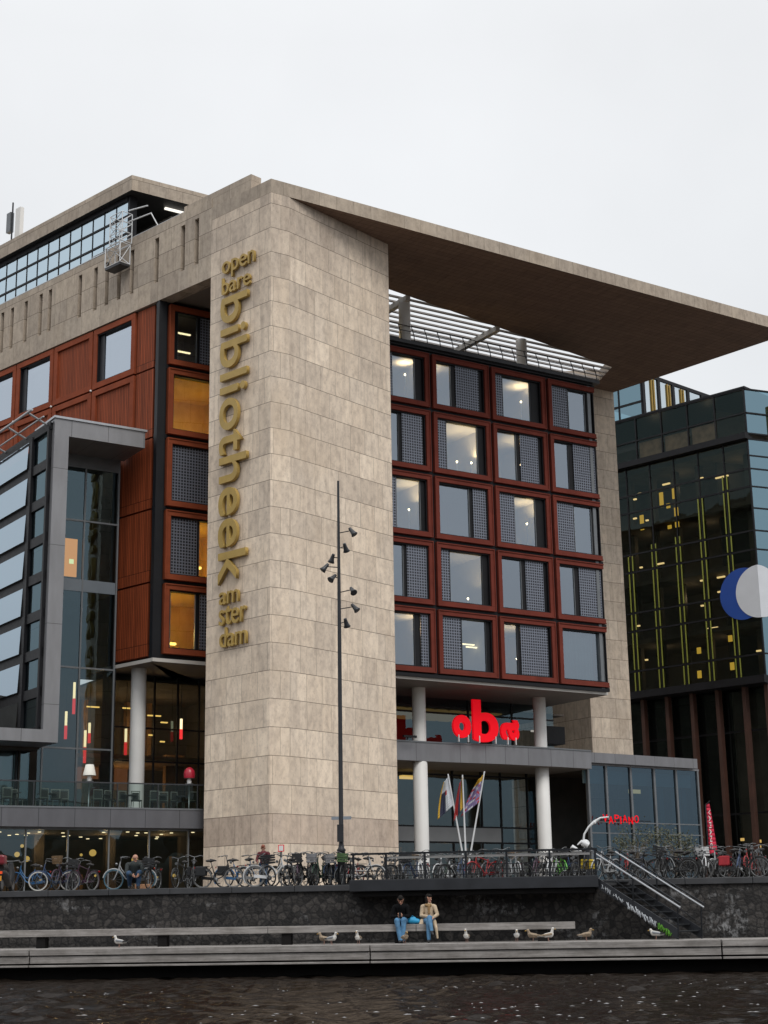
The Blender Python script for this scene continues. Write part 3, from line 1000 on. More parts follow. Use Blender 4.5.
MB().quad(FL.P(50, -3.46, 39.6), FL.P(16.9, -3.46, 39.6), FL.P(16.9, -3.46, 45), FL.P(50, -3.46, 45)).build('pane', 'pent', w)
b = MB(); b.fb(FL, 17.2, 50, -7, -7.2, 39.9, 45.2); b.build('interior_wall', 'roomwall', lib)
b = MB(); b.prism([FL.xy(4.9, -0.82), FL.xy(50, -0.82), FL.xy(50, -14), FL.xy(4.9, -14)], 39.2, 39.6); b.build('roof_deck', 'dgrey', lib)
b = MB()
for z in (40.0, 40.4): b.tube([FL.P(4.9, -0.9, z), FL.P(17, -0.9, z)], 0.03, 5)
for u in np.arange(5.5, 17, 1.5): b.tube([FL.P(u, -0.9, 39.6), FL.P(u, -0.9, 40.4)], 0.025, 5)
b.tube([FL.P(12.5, -0.3, 39.85), FL.P(38, -0.3, 39.7)], 0.05, 6)
b.build('parapet_rail', 'galv', lib)
b = MB(); p = pc + ff * 3.0 + FL.u * 1.0 + Vector((0, 0, -1.05)); b.para(p, ff * 3.4, Vector((0, 0, -0.12)), Vector((-0.1, 0.12, 0))); b.build('soffit_lamp', emat('white_strip', (1, 0.95, 0.85), 1.3), lib)

# ---- glass bay with grey portal
b = MB()
b.fb(FB, -5.04, -4.25, 0.0, 3.0, 10.4, 27.3)                       # upright
b.fb(FB, -4.25, 0.05, 0.1, 3.0, 26.4, 27.3)                        # head
b.fb(FB, -16, -5.04, 0.5, 3.0, 10.4, 11.02)                        # foot running left
b.build('bay_portal', 'clad', lib)
b = MB(); b.fb(FB, -5.1, 0.15, 0.12, 3.08, 27.3, 27.42); b.build('portal_cap', 'galv', lib)
b = MB(); b.fb(FB, -15.5, -4.3, 0.6, -3, 10.3, 10.4); b.build('bay_soffit', 'roomdark', lib)
FW = Frame(FB.xy(-5.06, 2.7), -34.5, 235.5)                        # louvred flank
b = MB()
for z in np.arange(11.02, 27.0, 2.0):
    b.fb(FW, 0.05, 14, -0.12, 0.10, z - 0.30, z + 0.20)
b.fb(FW, 0.0, 14, -0.2, 0.12, 26.75, 27.2)
for u, w_ in ((0.05, 0.2), (2.3, 0.42), (7.7, 0.2), (10.8, 0.2)): b.fb(FW, u, u + w_, -0.125, 0.18, 11.02, 26.9)
lw = b.build('louvre_frame', 'dark', lib)
b = MB(); b2 = MB()
z = 11.2
while z < 26.6:
    b.quad(FW.P(13.8, 0.26, z + 0.02), FW.P(2.72, 0.26, z + 0.02), FW.P(2.72, 0.19, z + 1.50), FW.P(13.8, 0.19, z + 1.50))
    b2.quad(FW.P(2.3, 0.0, z + 0.02), FW.P(0.2, 0.0, z + 0.02), FW.P(0.2, 0.0, z + 1.68), FW.P(2.3, 0.0, z + 1.68))
    z += 2.0
b.build('louvre_pane', 'louvre', lw); b2.build('pane', 'glassdark', lw)
b = MB()                                                            # tilted awning frame on the flank's top
for u in (0.5, 3.4, 6.4, 9.4):
    b.tube([FW.P(u, 0.1, 27.1), FW.P(u, 1.2, 27.6)], 0.06, 6)
for k in (0.05, 0.55, 1.2): b.tube([FW.P(-0.1, k, 27.1 + k * 0.42), FW.P(12, k, 27.1 + k * 0.42)], 0.07 if k > 1 else 0.045, 6)
b.build('awning_frame', 'galv', lib)
b = MB()
for u in (-4.0, -2.12, -0.18): b.fb(FB, u, u + 0.09, -0.06, 0.06, 6.98, 26.2)
for z in (10.45, 14.7, 22.7, 25.7): b.fb(FB, -4.2, -0.1, -0.055, 0.055, z, z + 0.09)
b.fb(FB, -4.2, -0.1, -0.04, 0.07, 25.8, 26.4)
cw = b.build('curtain_wall', 'mull', lib)
MB().fb(FB, -4.2, -0.2, -0.03, 0.05, 18.85, 19.5).build('spandrel', pm('blue_grey_spandrel', (0.15, 0.175, 0.20), 0.4, 0.2, 0.06, 1.0), cw)
MB().quad(FB.P(-4.2, 0.0, 6.98), FB.P(-0.15, 0.0, 6.98), FB.P(-0.15, 0.0, 25.8), FB.P(-4.2, 0.0, 25.8)).build('pane', 'glassdark', cw)
b = MB()
b.fb(FB, -4.9, -0.2, -4.6, -4.7, 7, 26.4); b.fb(FB, -0.2, 9, -4.62, -4.72, 14.9, 35.0); b.fb(FB, -4.9, -0.2, -0.2, -4.6, 26.3, 26.5)
b.fb(FB, -4.9, -0.25, -0.4, -4.6, 18.9, 19.3); b.fb(FB, -4.9, -0.25, -0.8, -4.6, 22.9, 23.2)
b.fb(FB, -0.1, 0.0, -0.3, -4.6, 14.9, 26.4); b.fb(FB, -5.0, -4.9, -0.5, -10, 7, 26.4)
b.build('hall_interior', 'roomdark', lib)
b = MB(); b.fb(FB, -2.9, -1.95, -1.2, -1.3, 19.9, 22.0); b.build('reflection_panel', emat('reflection_panel_glow', (1.0, 0.42, 0.12), 0.9), lib)  # glowing panel stands in for an orange-lit reflection in the glass
b = MB(); b.fb(FB, -2.4, -2.15, -1.16, -1.19, 20.6, 20.85); b.build('reflection_spot', emat('reflection_spot_glow', (0.9, 1.0, 0.5), 1.2), lib)  # small glowing square added on the reflection panel

# ---- terrace
b = MB()
b.prism([FT.xy(-30, 0), FT.xy(0.35, 0), FT.xy(2.0, -6), FT.xy(0, -16), FT.xy(-30, -16)], 6.1, 6.98)
b.build('terrace_slab', panelled('terrace_band_cladding', (0.125, 0.125, 0.137), 1.75, 9.0, 0.014, zoff=2.0), lib)
b = MB(); b.fb(FT, -30, 0.3, -0.2, 0.03, 6.98, 7.06); b.build('terrace_kerb', 'mull', lib)
b = MB()
b.fb(FT, -30, 0.2, -0.12, -0.06, 8.2, 8.26)
for u in np.arange(-29, 0.3, 2.05): b.fb(FT, u, u + 0.04, -0.13, -0.05, 7.06, 8.2)
tr = b.build('terrace_railing', 'dgrey', lib)
MB().quad(FT.P(-30, -0.09, 7.06), FT.P(0.2, -0.09, 7.06), FT.P(0.2, -0.09, 8.2), FT.P(-30, -0.09, 8.2)).build('pane', 'glassrail', tr)
# glazing at the back of the terrace
b = MB()
for u in (-0.1, 1.6, 2.9, 4.3, 5.6, 7.4): b.fb(FB, u, u + 0.09, -1.56, -1.44, 6.98, 14.86)
for z in (10.1, 11.9): b.fb(FB, -0.1, 9, -1.555, -1.445, z, z + 0.09)
b.fb(FB, -0.12, 0.0, -1.5, 0.0, 6.98, 14.86)
cw = b.build('curtain_wall', 'dark', lib)
MB().quad(FB.P(-0.1, -1.5, 6.98), FB.P(9, -1.5, 6.98), FB.P(9, -1.5, 14.86), FB.P(-0.1, -1.5, 14.86)).build('pane', 'glassdark', cw)
b = MB()
b.fb(FB, -16, 9, -10, -10.1, 6.9, 14.8); b.fb(FB, -0.1, 9, -1.6, -10, 14.5, 14.6); b.fb(FB, 8.9, 9.1, 3.0, -10, 6.9, 14.8)
b.build('hall_interior', 'roomdark', lib)
b = MB()
for u, n, z, l in ((3.0, -6, 13.6, 1.6), (5.0, -7, 13.4, 1.2), (1.2, -7, 13.7, 1.1), (4.2, -5, 12.0, 0.35), (4.7, -4.5, 11.6, 0.4), (5.4, -6, 12.9, 0.6)):
    b.fb(FB, u, u + l * 0.7, n, n - 0.1, z, z + 0.07)
hl = b.build('hall_lamp', emat('hall_amber', (1.0, 0.62, 0.16), 1.5), lib)
def glow(par, p, watts, col=(1.0, 0.62, 0.28), size=0.25):  # added warm point light that brightens an interior, no fitting of its own
    ld = bpy.data.lights.new('interior_fill', 'POINT'); ld.energy = watts; ld.color = col; ld.shadow_soft_size = size
    lo = bpy.data.objects.new('interior_fill', ld); C.objects.link(lo); lo.parent = par; lo.location = Vector(p) - OFF[par.name]
for u, n, z in ((2.2, -7.5, 12.6), (5.6, -6.5, 12.4), (-2.4, -7.5, 12.8), (3.6, -8.2, 9.0)): glow(hl, FB.P(u, n, z), 95)
b = MB()
for u, n, w_, h_ in ((1.0, -6.5, 1.0, 2.6), (2.6, -8.0, 0.8, 3.6), (4.1, -5.5, 0.9, 2.2), (6.2, -7.0, 1.2, 4.2), (-1.6, -7.8, 1.2, 3.0), (-3.6, -8.5, 1.0, 2.4)):
    b.fb(FB, u, u + w_, n, n - 0.4, 6.98, 6.98 + h_)
b.build('hall_furniture', 'roomwarm', lib)
b = MB()
for u in (0.8, 2.0, 3.3, 4.7, 6.1): b.fb(FB, u, u + 0.25, -9.5, -9.9, 10.8, 14.5)
b.fb(FB, -0.1, 9, -4.5, -10, 10.55, 10.8)
b.build('gallery', 'roomwarm', lib)
b = MB(); b.fb(FB, -1.0, 5.0, -9.8, -9.9, 9.3, 10.6); b.build('bar_front', emat('bar_glow', (1.0, 0.35, 0.14), 0.14), lib)
b = MB(); b.fb(FB, -16, -4.4, -0.6, -0.7, 7, 10.3); b.build('terrace_glazing', 'glassdark', lib)
# far left glazing of the terrace under the bay
b = MB()
for u in (-9.4, -7.3, -5.2, -3.95): b.fb(FB, u, u + 0.09, -0.5, -0.4, 6.98, 10.3)
b.build('mullion', 'dark', lib)

# ---- ground-floor shop front below the terrace
b = MB()
for u in np.arange(-24.8, 0.2, 2.02):
    b.fb(FT, u - 0.035, u + 0.035, -0.66, -0.5, Z, 6.1)
b.fb(FT, -26, 0.4, -0.65, -0.52, 6.0, 6.1); b.fb(FT, -26, 0.4, -0.66, -0.5, Z, Z + 0.2)
cw = b.build('shop_front', 'mull', lib)
MB().quad(FT.P(-26, -0.58, Z), FT.P(2.0, -0.58, Z), FT.P(2.0, -0.58, 6.1), FT.P(-26, -0.58, 6.1)).build('pane', 'glassdark', cw)
b = MB()
b.fb(FT, -26, 3, -9, -9.1, Z, 6.1); b.fb(FT, -26, 3, -0.8, -9, 6.0, 6.08); b.fb(FT, 2.6, 2.8, -0.7, -9, Z, 6.1)
for u in (-12.2, -7.1, -3.4, 0.6): b.fb(FT, u, u + 0.5, -5, -5.5, Z, 6)
b.build('shop_interior', 'roomdark', lib)
b = MB()
r = random.Random(5)
for i in range(34):
    u, n = r.uniform(-12, 0.2), r.uniform(-1.0, -8.0)
    b.lathe(FT.P(u, n, 5.96), [(0, 0.085), (0.03, 0.085)], seg=10)
b.build('downlight', 'spot', lib)
b = MB()
for u, n, z, s_ in ((-8.9, -2.0, 4.9, .45), (-8.4, -2.2, 4.7, .5), (-8.6, -2.0, 5.3, .3), (-5.2, -2.2, 5.0, .6), (-2.9, -2.6, 4.7, .55), (-4.9, -2, 3.9, .22), (-7.6, -2, 3.7, .22), (-3.0, -1.8, 3.7, .2), (-0.9, -2, 3.9, .3), (-5.6, -2.2, 4.9, .25), (-1.8, -1.8, 3.8, .2)):
    b.ball(FT.P(u + s_ / 2, n, z), (s_ * .30, s_ * .2, s_ * .28), 10, 6)
sf = b
b = MB()
rs = random.Random(12)
for i in range(12):
    u = -12.0 + i * 1.05 + rs.uniform(-.2, .2); n = rs.uniform(-3.0, -7.5)
    b.fb(FT, u, u + rs.uniform(.5, .9), n, n - 0.4, Z, Z + rs.uniform(0.9, 2.3))
k_ = b.build('shop_shelf', 'roomwarm', lib)
for u in (-11.0, -7.2, -3.6, -0.6): glow(k_, FT.P(u, -4.2, 5.5), 38)
b = sf
b.build('shop_display', emat('shop_glow', (1.0, 0.62, 0.16), 0.75), lib)

# ---- entrance between tower and pillar
for px_, r0 in (((1.87, 92.57), 0.40), ((9.48, 97.76), 0.40)):
    MB().lathe((px_[0], px_[1], Z), [(0, 0.43), (8.6, 0.43), (8.62, 0.40), (12.23, 0.40)], seg=28).build('column', 'white', lib)
band = [(0.53 - 4, 91.16 - 2.66), (3.08, 92.86), (6.74, 94.77), (10.6, 97.27), (12.7, 98.85)]
def offs(p, d): return (p[0] + FG.n.x * d, p[1] + FG.n.y * d)
b = MB()
b.prism(band + [offs(p, -9) for p in reversed(band)], 10.53, 11.60, 0, 1)
b.build('entrance_canopy', ['clad2', 'ceiling'], lib)
b = MB(); b.prism([offs(p, 0.05) for p in band] + [offs(p, -1) for p in reversed(band)], 11.60, 11.68); b.build('canopy_trim', 'mull', lib)
def curtain(F, u0, u1, n, z0, z1, us, zs, glass='glassdark', mat='dark', th=0.10):
    b = MB()
    for u in us: b.fb(F, u, u + th, n - 0.07, n + 0.07, z0, z1)
    for z in zs: b.fb(F, u0, u1, n - 0.065, n + 0.065, z, z + 0.1)
    cw = b.build('curtain_wall', mat, lib)
    MB().quad(F.P(u0, n, z0), F.P(u1, n, z0), F.P(u1, n, z1), F.P(u0, n, z1)).build('pane', glass, cw)
    return cw
curtain(FG, -6, 13, -5.8, 11.6, 14.86, (-3.2, -0.2, 2.9, 6.2, 9.6), (11.6, 13.9))
curtain(FG, -6, 13, -6.6, Z, 10.53, (-2.2, 0.55, 0.7, 5.4, 7.6, 9.1, 11.2), (6.1, 7.05, 10.2))
b = MB()
b.fb(FG, 0.7, 9.0, -6.55, -6.45, 6.2, 7.05)
b.build('door_lintel', pm('grey_lintel', (0.22, 0.225, 0.23), 0.5, 0.2, 0.06, 1), lib)
b = MB()
b.fb(FG, -8, 14, -11.8, -12, Z, 14.8); b.fb(FG, -8, 14, -6.7, -11.8, 10.6, 10.7)
b.fb(FG, -8, 14, -5.9, -11.8, 14.3, 14.4)
b.build('lobby_interior', 'roomdark', lib)
b = MB()
for u in (1.6, 2.3, 6.0, 6.6, 7.2): b.fb(FG, u, u + 0.25, -7.6, -7.8, Z, 5.9)
k_ = b.build('lobby_post', 'roomwarm', lib)
for u in (2.0, 6.5): glow(k_, FG.P(u, -9.0, 5.0), 60)
b = MB()
b.fb(FG, 2.2, 3.9, -7.2, -7.6, 10.0, 10.2); b.fb(FG, -1.6, -0.9, -7.2, -7.6, 10.0, 10.2)
b.build('ceiling_lamp', emat('lobby_amber', (1.0, 0.6, 0.16), 1.1), lib)
b = MB()
for u in np.arange(-3, 9, 1.05): b.fb(FG, u, u + 0.8, -6.4, -11, 14.2, 14.27)
b.build('lit_ceiling', emat('lit_ceiling_glow', (1.0, 0.62, 0.2), 0.10), lib)
b = MB(); b.para(FG.P(9.9, -4, 12.9), FG.u * 1.9, FG.n * -0.2, Vector((0, 0, 0.1))); b.build('tube_lamp', emat('tube_lamp_glow', (1, 0.95, 0.85), 0.35), lib)
b = MB(); b.fb(FG, 11.0, 12.4, -3.9, -5.2, 12.2, 13.3); b.build('service_box', 'dark', lib)
b = MB(); b.tube([FG.P(-1.0, -1.7, 11.9), FG.P(-1.0, -1.7, 11.66)], 0.05, 6); b.fb(FG, -1.3, -0.4, -1.75, -1.6, 11.78, 11.9); b.build('canopy_floodlight', 'dark', lib)
# dark tree line on the far side of the water, behind the viewer; it shows in the lower windows and in the water
b = MB(); r = random.Random(8)
for i in range(420):
    a = R(r.uniform(96, 264)); d = r.uniform(95, 125)
    h = r.uniform(5, 15) * (1.0 if r.random() < 0.85 else 1.35); w_ = r.uniform(4, 8)
    b.ball((math.sin(a) * d, math.cos(a) * d + 10, h * 0.45), (w_, w_, h * 0.6), 9, 6)
tag(b.build('treeline', pm('far_foliage', (0.03, 0.035, 0.022), 0.9, 0, 0.4, 0.3), uv=False), kind='stuff')
# ------------------------------------------------------------------ dark glass office block on the right
ob_ = (29.6, 122.0)
FD = Frame(ob_, -46.4, 223.6)
FE = Frame(ob_, 68.0, 158.0)
off = thing('office_block', 'dark glass office block with yellow-green fins and a blue and white disc', 'office block', (ob_[0], ob_[1], Z))
M['dglass'] = glassmat('dark_office_glass', (0.46, 0.48, 0.45), (0.30, 0.43, 0.43), 0.025, 0.55, 0.08)
M['dglassblue'] = glassmat('blue_office_glass', (0.10, 0.18, 0.22), (0.50, 0.76, 0.90), 0.30, 1.0, 0.06)
M['fin'] = pm('yellow_green_fin', (0.23, 0.25, 0.04), 0.45, 0.1, 0.1, 1.0)
M['finy'] = pm('ochre_fin', (0.36, 0.23, 0.04), 0.45, 0.1, 0.1, 1.0)
ZR = [19.6, 21.4, 24.75, 26.3, 29.8, 31.35, 35.0, 36.5, 39.0]
b = MB()
for i, z in enumerate(ZR): b.fb(FD, 0, 24, -0.1, 0.06, z - 0.07, z + 0.07)
b.fb(FD, -0.15, 24, -0.3, 0.55, 38.95, 39.45); b.fb(FD, -0.1, 24, -0.2, 0.4, 19.1, 19.7)
for u in (0, 2.3, 4.75, 7.15, 9.55, 11.95, 14.35, 16.75, 19.15): b.fb(FD, u - 0.05, u + 0.05, -0.09, 0.07, 19.6, 39)
b.build('left_facade', 'dark', off)
b = MB(); b.quad(FD.P(24, 0, 19.6), FD.P(0, 0, 19.6), FD.P(0, 0, 39), FD.P(24, 0, 39))
b.build('left_pane', 'dglass', off)
for u, zt in ((2.3, 36.4), (4.75, 35.0), (7.15, 32.2), (9.55, 32.0), (11.95, 31.3), (13.2, 31.3)):
    b = MB()
    for e in (-0.24, 0.16):
        b = MB(); lv = [z for z in ZR if z < zt - 0.5] + [zt]
        for z0_, z1_ in zip(lv[:-1], lv[1:]): b.fb(FD, u + e, u + e + 0.075, 0.07, 0.14, z0_ + 0.12, z1_ - 0.12)
        b.build('fin', 'fin', off)
# floors and dim rooms behind
b = MB()
for z in (19.6, 24.0, 28.9, 33.9, 38.7): b.fb(FD, 0.1, 24, -0.4, -7, z - 0.25, z + 0.1)
b.fb(FD, 0.3, 24, -7, -7.2, 19.6, 43)
r = random.Random(3)
for u in (1.3, 6.0, 8.4, 10.7, 13, 17): b.fb(FD, u, u + 0.5, -2.2, -2.7, 19.6, 39)
k_ = b.build('office_interior', pm('office_dim', (0.13, 0.11, 0.085), 0.8, 0, 0.4, 0.4), off)
for u, z in ((2.6, 37.2), (8.4, 37.0), (11.6, 32.4), (3.4, 27.6), (8.2, 27.4), (4.6, 22.7), (11.4, 22.6), (6.2, 32.5), (5.2, 41.8), (10.6, 41.8), (1.0, 41.8)):
    glow(k_, FD.P(u, -3.0, z), 22 if z < 39 else 26, (1.0, 0.76, 0.48))
b = MB()
for (u, z, s_) in ((3.0, 36.8, 1.5), (8.7, 37.3, .9), (9.8, 30.5, .8), (11.6, 37.0, .5), (1.6, 28.7, .5), (4.0, 28.4, .9), (4.2, 27.2, .7), (1.2, 21.9, .5), (5.0, 24.3, 1.2), (6.1, 28.4, .3), (6.2, 26.3, .3), (12.2, 36.6, .35), (12.3, 34.9, .4), (11.1, 34.5, .3), (12.0, 30.5, .3), (12.0, 22.5, .3), (12.6, 25.5, .3), (5.4, 37.1, .5), (13.0, 31.7, .3)):
    b.fb(FD, u, u + s_ * 0.8, -1.6, -1.75, z, z + 0.12)
b.build('office_lamp', emat('office_glow', (1.0, 0.72, 0.32), 1.6), off)
b = MB()
for (u, z, h_) in ((7.6, 33.2, 1.7), (7.7, 35.7, .9), (11.1, 33.6, 1.3), (9.0, 35.2, 1.3), (3.3, 22.9, .5), (3.3, 20.6, .6), (6.3, 22.3, .5), (6.4, 20.3, .6), (8.35, 33.2, 0.3), (8.35, 35.0, 0.4)):
    b.fb(FD, u, u + 0.35, -0.9, -1.0, z, z + h_)
b.build('desk_lamp', emat('desk_glow', (1.0, 0.62, 0.08), 0.8), off)
# top two storeys, jutting out a little
b = MB()
for z in (39.45, 41.2, 43.25): b.fb(FD, -0.1, 24, 0.02, 0.16, z - 0.06, z + 0.06)
for u in (-0.1, 2.75, 5.4, 8.0, 10.6, 13.2, 15.8): b.fb(FD, u, u + 0.09, 0.018, 0.17, 39.45, 43.3)
for z in (39.45, 41.2, 43.25): b.fb(FE, 0, 14, 0.02, 0.16, z - 0.06, z + 0.06)
b.build('top_storey_frame', 'dark', off)
b = MB(); b.quad(FD.P(24, 0.06, 39.45), FD.P(0, 0.06, 39.45), FD.P(0, 0.06, 43.25), FD.P(24, 0.06, 43.25)); b.build('top_pane', 'dglass', off)
b = MB(); b.quad(FE.P(0, 0.06, 39.45), FE.P(14, 0.06, 39.45), FE.P(14, 0.06, 43.25), FE.P(0, 0.06, 43.25)); b.build('top_pane', 'dglassblue', off)
M['blind'] = pm('tan_blind', (0.55, 0.36, 0.24), 0.8, 0, 0.3, 1.5)
b = MB()
for u in (2.9, 5.6, 8.2): b.fb(FD, u, u + 2.3, -0.10, -0.15, 39.5, 41.0 if u > 3 else 41.1)
b.build('blind', 'blind', off)
b = MB(); b.fb(FD, -0.2, 24.1, -14, 0.2, 43.3, 43.45); b.fb(FD, 0.3, 24, -0.6, -1.5, 39.4, 39.5); b.build('roof', 'dark', off)
b = MB()
for u in (2.2, 2.7): b.fb(FE, u, u + 0.2, 0.1, 0.4, 39.5, 42.0)
b.build('fin', 'finy', off)
# right facade: blue, sky reflecting
b = MB()
for z in ZR + [37.6, 33.2]: b.fb(FE, 0, 20, -0.1, 0.05, z - 0.06, z + 0.06)
for u in (0.0, 3.2, 6.4, 9.6, 12.8): b.fb(FE, u - 0.04, u + 0.05, -0.09, 0.06, 19.6, 39)
b.build('right_facade', 'dark', off)
b = MB(); b.quad(FE.P(0, 0, 19.6), FE.P(20, 0, 19.6), FE.P(20, 0, 39), FE.P(0, 0, 39)); b.build('right_pane', 'dglassblue', off)
b = MB(); b.fb(FE, 0.3, 20, -5, -5.2, 3, 43); b.build('office_interior', 'roomdark', off)
# round sign folded round the corner
def disc(F, c, z, rad, n, half=None, name='logo_disc', mat='whitesteel'):
    b = MB()
    a0, a1 = (0, 2 * math.pi) if half is None else (-math.pi / 2, math.pi / 2)
    N = 40
    ring_ = [(c + rad * math.cos(a0 + (a1 - a0) * i / N), z + rad * math.sin(a0 + (a1 - a0) * i / N)) for i in range(N if half is None else N + 1)]
    if half is None: ring_ = [(max(u, 0.02), zz) for u, zz in ring_]
    fr = [F.P(u, n + 0.015, zz) for u, zz in ring_]; bk = [F.P(u, n, zz) for u, zz in ring_]
    k = len(fr)
    b.add(fr + bk, [tuple(range(k)), tuple(reversed(range(k, 2 * k)))] + [(i, (i + 1) % k, k + (i + 1) % k, k + i) for i in range(k)])
    return b.build(name, mat, off)
M['discblue'] = pm('blue_sign_sheet', (0.012, 0.06, 0.30), 0.4, 0, 0.05, 1)
M['discwhite'] = pm('white_sign_sheet', (0.62, 0.64, 0.68), 0.5, 0, 0.04, 1)
disc(FD, 1.35, 26.35, 2.1, 0.172, None, 'blue_disc', 'discblue')
disc(FD, -0.15, 26.35, 2.12, 0.195, 'half', 'white_disc', 'discwhite')
disc(FE, -0.15, 26.35, 2.12, 0.195, 'half', 'white_disc', 'discwhite')
# recessed base with brown uprights
b = MB(); b.quad(FD.P(24, -1.2, Z), FD.P(0.6, -1.2, Z), FD.P(0.6, -1.2, 19.2), FD.P(24, -1.2, 19.2)); b.quad(FE.P(0.6, -1.2, Z), FE.P(20, -1.2, Z), FE.P(20, -1.2, 19.2), FE.P(0.6, -1.2, 19.2))
b.build('base_pane', 'dglass', off)
b = MB()
for z in (9.2, 15.6): b.fb(FD, 0.6, 24, -1.25, -1.1, z, z + 0.15)
b.fb(FD, 0.6, 24, -6.0, -6.2, Z, 19.2); b.fb(FD, 0, 24, -0.05, -8, 19.05, 19.1); b.fb(FE, 0.5, 20, -6.0, -6.2, Z, 19.2)
b.build('base_interior', 'dark', off)
M['brownpost'] = pm('brown_post', (0.055, 0.022, 0.014), 0.6, 0, 0.2, 1)
b = MB()
for u in (0.3, 2.3, 4.75, 7.15, 9.55, 11.95, 14.35): b.fb(FD, u - 0.16, u + 0.16, -0.9, -0.4, Z, 19.2)
for u in (3.0, 6.0, 9.0, 12.0): b.fb(FE, u - 0.16, u + 0.16, -0.9, -0.4, Z, 19.2)
b.build('base_post', 'brownpost', off)
b = MB()
for u, z, s_ in ((3.9, 7.2, .3), (2.4, 7.0, .4), (2.45, 6.6, .55), (6.6, 6.9, .25), (5.2, 7.2, .25)):
    b.fb(FD, u, u + s_, -1.5, -1.6, z, z + 0.22)
b.build('base_lamp', emat('base_glow', (1.0, 0.62, 0.2), 1.3), off)
# roof pavilion set back
rp = (22.6, 129.5)
FP = Frame(rp, 47.0, 137.0); FP2 = Frame(rp, -46.4, 223.6)
b = MB()
b.fb(FP, -0.1, 14, -8, 0.1, 47.3, 47.6)
for u in (0, 2.2, 4.3, 6.5, 8.6): b.fb(FP, u, u + 0.34, -0.1, 0.1, 43.4, 47.3)
for u in (0, 2.4, 4.8): b.fb(FP2, u, u + 0.14, -0.1, 0.05, 43.4, 47.3)
b.fb(FP2, 0, 8, -0.1, 0.05, 44.8, 45.0)
b.build('roof_pavilion_frame', 'dark', off)
b = MB()
for u in (1.2, 1.55, 3.5, 3.85, 5.5, 5.85): b.fb(FP, u, u + 0.14, 0.02, 0.12, 43.4, 47.2)
b.build('fin', 'finy', off)
b = MB(); b.quad(FP.P(0, 0, 43.4), FP.P(14, 0, 43.4), FP.P(14, 0, 47.3), FP.P(0, 0, 47.3)); b.build('roof_pavilion_pane', glassmat('sky_mirror_glass', (0.3, 0.4, 0.5), (0.85, 0.95, 1.0), 0.6, 1.0, 0.06), off)
b = MB(); b.quad(FP2.P(8, 0, 43.4), FP2.P(0, 0, 43.4), FP2.P(0, 0, 47.3), FP2.P(8, 0, 47.3)); b.build('roof_pavilion_pane', 'dglassblue', off)

# ------------------------------------------------------------------ glass pavilion
pav = thing('glass_pavilion', 'blue-tinted glass restaurant pavilion with grey roof edge beside the stairs', 'pavilion', (12.6, 99.66, Z))
b = MB()
b.prism([FV.xy(-0.3, 0.55), FV.xy(9.2, 0.55), FV.xy(9.2, -6), FV.xy(-0.3, -6)], 10.95, 11.58)
b.prism([FV.xy(-0.2, 0.12), FV.xy(9.75, 0.12), FV.xy(9.75, -0.2), FV.xy(-0.2, -0.2)], 10.84, 10.96)
b.build('roof', 'clad2', pav)
b = MB()
for u in (-0.13, 1.40, 3.53, 5.62, 7.62): b.fb(FV, u - 0.06, u + 0.10, -0.10, 0.10, Z, 10.85)
b.fb(FV, 9.58, 9.72, -0.1, 0.1, Z, 10.85)
for z in (6.62, 7.30): b.fb(FV, -0.13, 9.6, -0.08, 0.09, z, z + 0.07)
b.build('mullion', 'mull', pav)
b = MB(); b.quad(FV.P(-0.13, 0, Z), FV.P(9.6, 0, Z), FV.P(9.6, 0, 10.85), FV.P(-0.13, 0, 10.85))
b.build('pane', 'glassblue', pav)
b = MB()
b.fb(FV, -0.1, 9.6, -5.6, -5.8, Z, 10.9); b.fb(FV, -0.1, 9.6, -0.2, -5.6, 10.6, 10.75); b.fb(FV, 9.4, 9.5, -0.3, -5.6, Z, 10.7)
b.build('interior', 'roomdark', pav)
b = MB(); b.fb(FV, -0.1, 9.55, -0.35, -0.5, 9.75, 10.6); b.build('blind', pm('pale_blue_blind', (0.30, 0.42, 0.45), 0.7, 0, 0.1, 1.0), pav)
b = MB(); b.fb(FV, 4.3, 5.3, -0.9, -1.0, 9.3, 9.55); b.build('lamp', emat('pavilion_glow', (1.0, 0.66, 0.3), 0.9), pav)
b = MB()
for u in (6.0, 6.9, 8.0, 8.5, 9.0): b.fb(FV, u, u + 0.35, -0.8, -0.85, Z, 9.7)
b.build('curtain', pm('pavilion_curtain', (0.10, 0.17, 0.20), 0.8, 0, 0.1, 1.0), pav)

# ------------------------------------------------------------------ signs
sg = thing('tower_lettering', 'bronze raised lettering running down the left face of the stone tower', 'sign', FL.P(2.6, 0, 14.8))
Xr = -FL.u; Up = Vector((0, 0, 1)); Dn = -Up
def lt(body, u_left, u_right, z0, z1, depth=0.14, bold=0.004):
    u_left -= 0.2; u_right -= 0.1
    return text_mesh(body, 'lettering', 'bronze', sg, FL.P(u_left, 0.06, z0), Xr, Up, u_left - u_right, z1 - z0, depth, bold)
lt('open', 3.86, 1.18, 34.52, 35.52); lt('bare', 3.86, 1.50, 33.66, 34.62)
# the long word reads downwards: letter tops point to the right
text_mesh('bibliotheek', 'lettering', 'bronze', sg, FL.P(3.66, 0.06, 33.40), Dn, Xr, 15.4, 2.12, 0.2, 0.010)
lt('am', 3.80, 2.22, 16.98, 17.62); lt('ster', 3.80, 1.66, 15.92, 16.86); lt('dam', 3.74, 1.62, 14.80, 15.80)

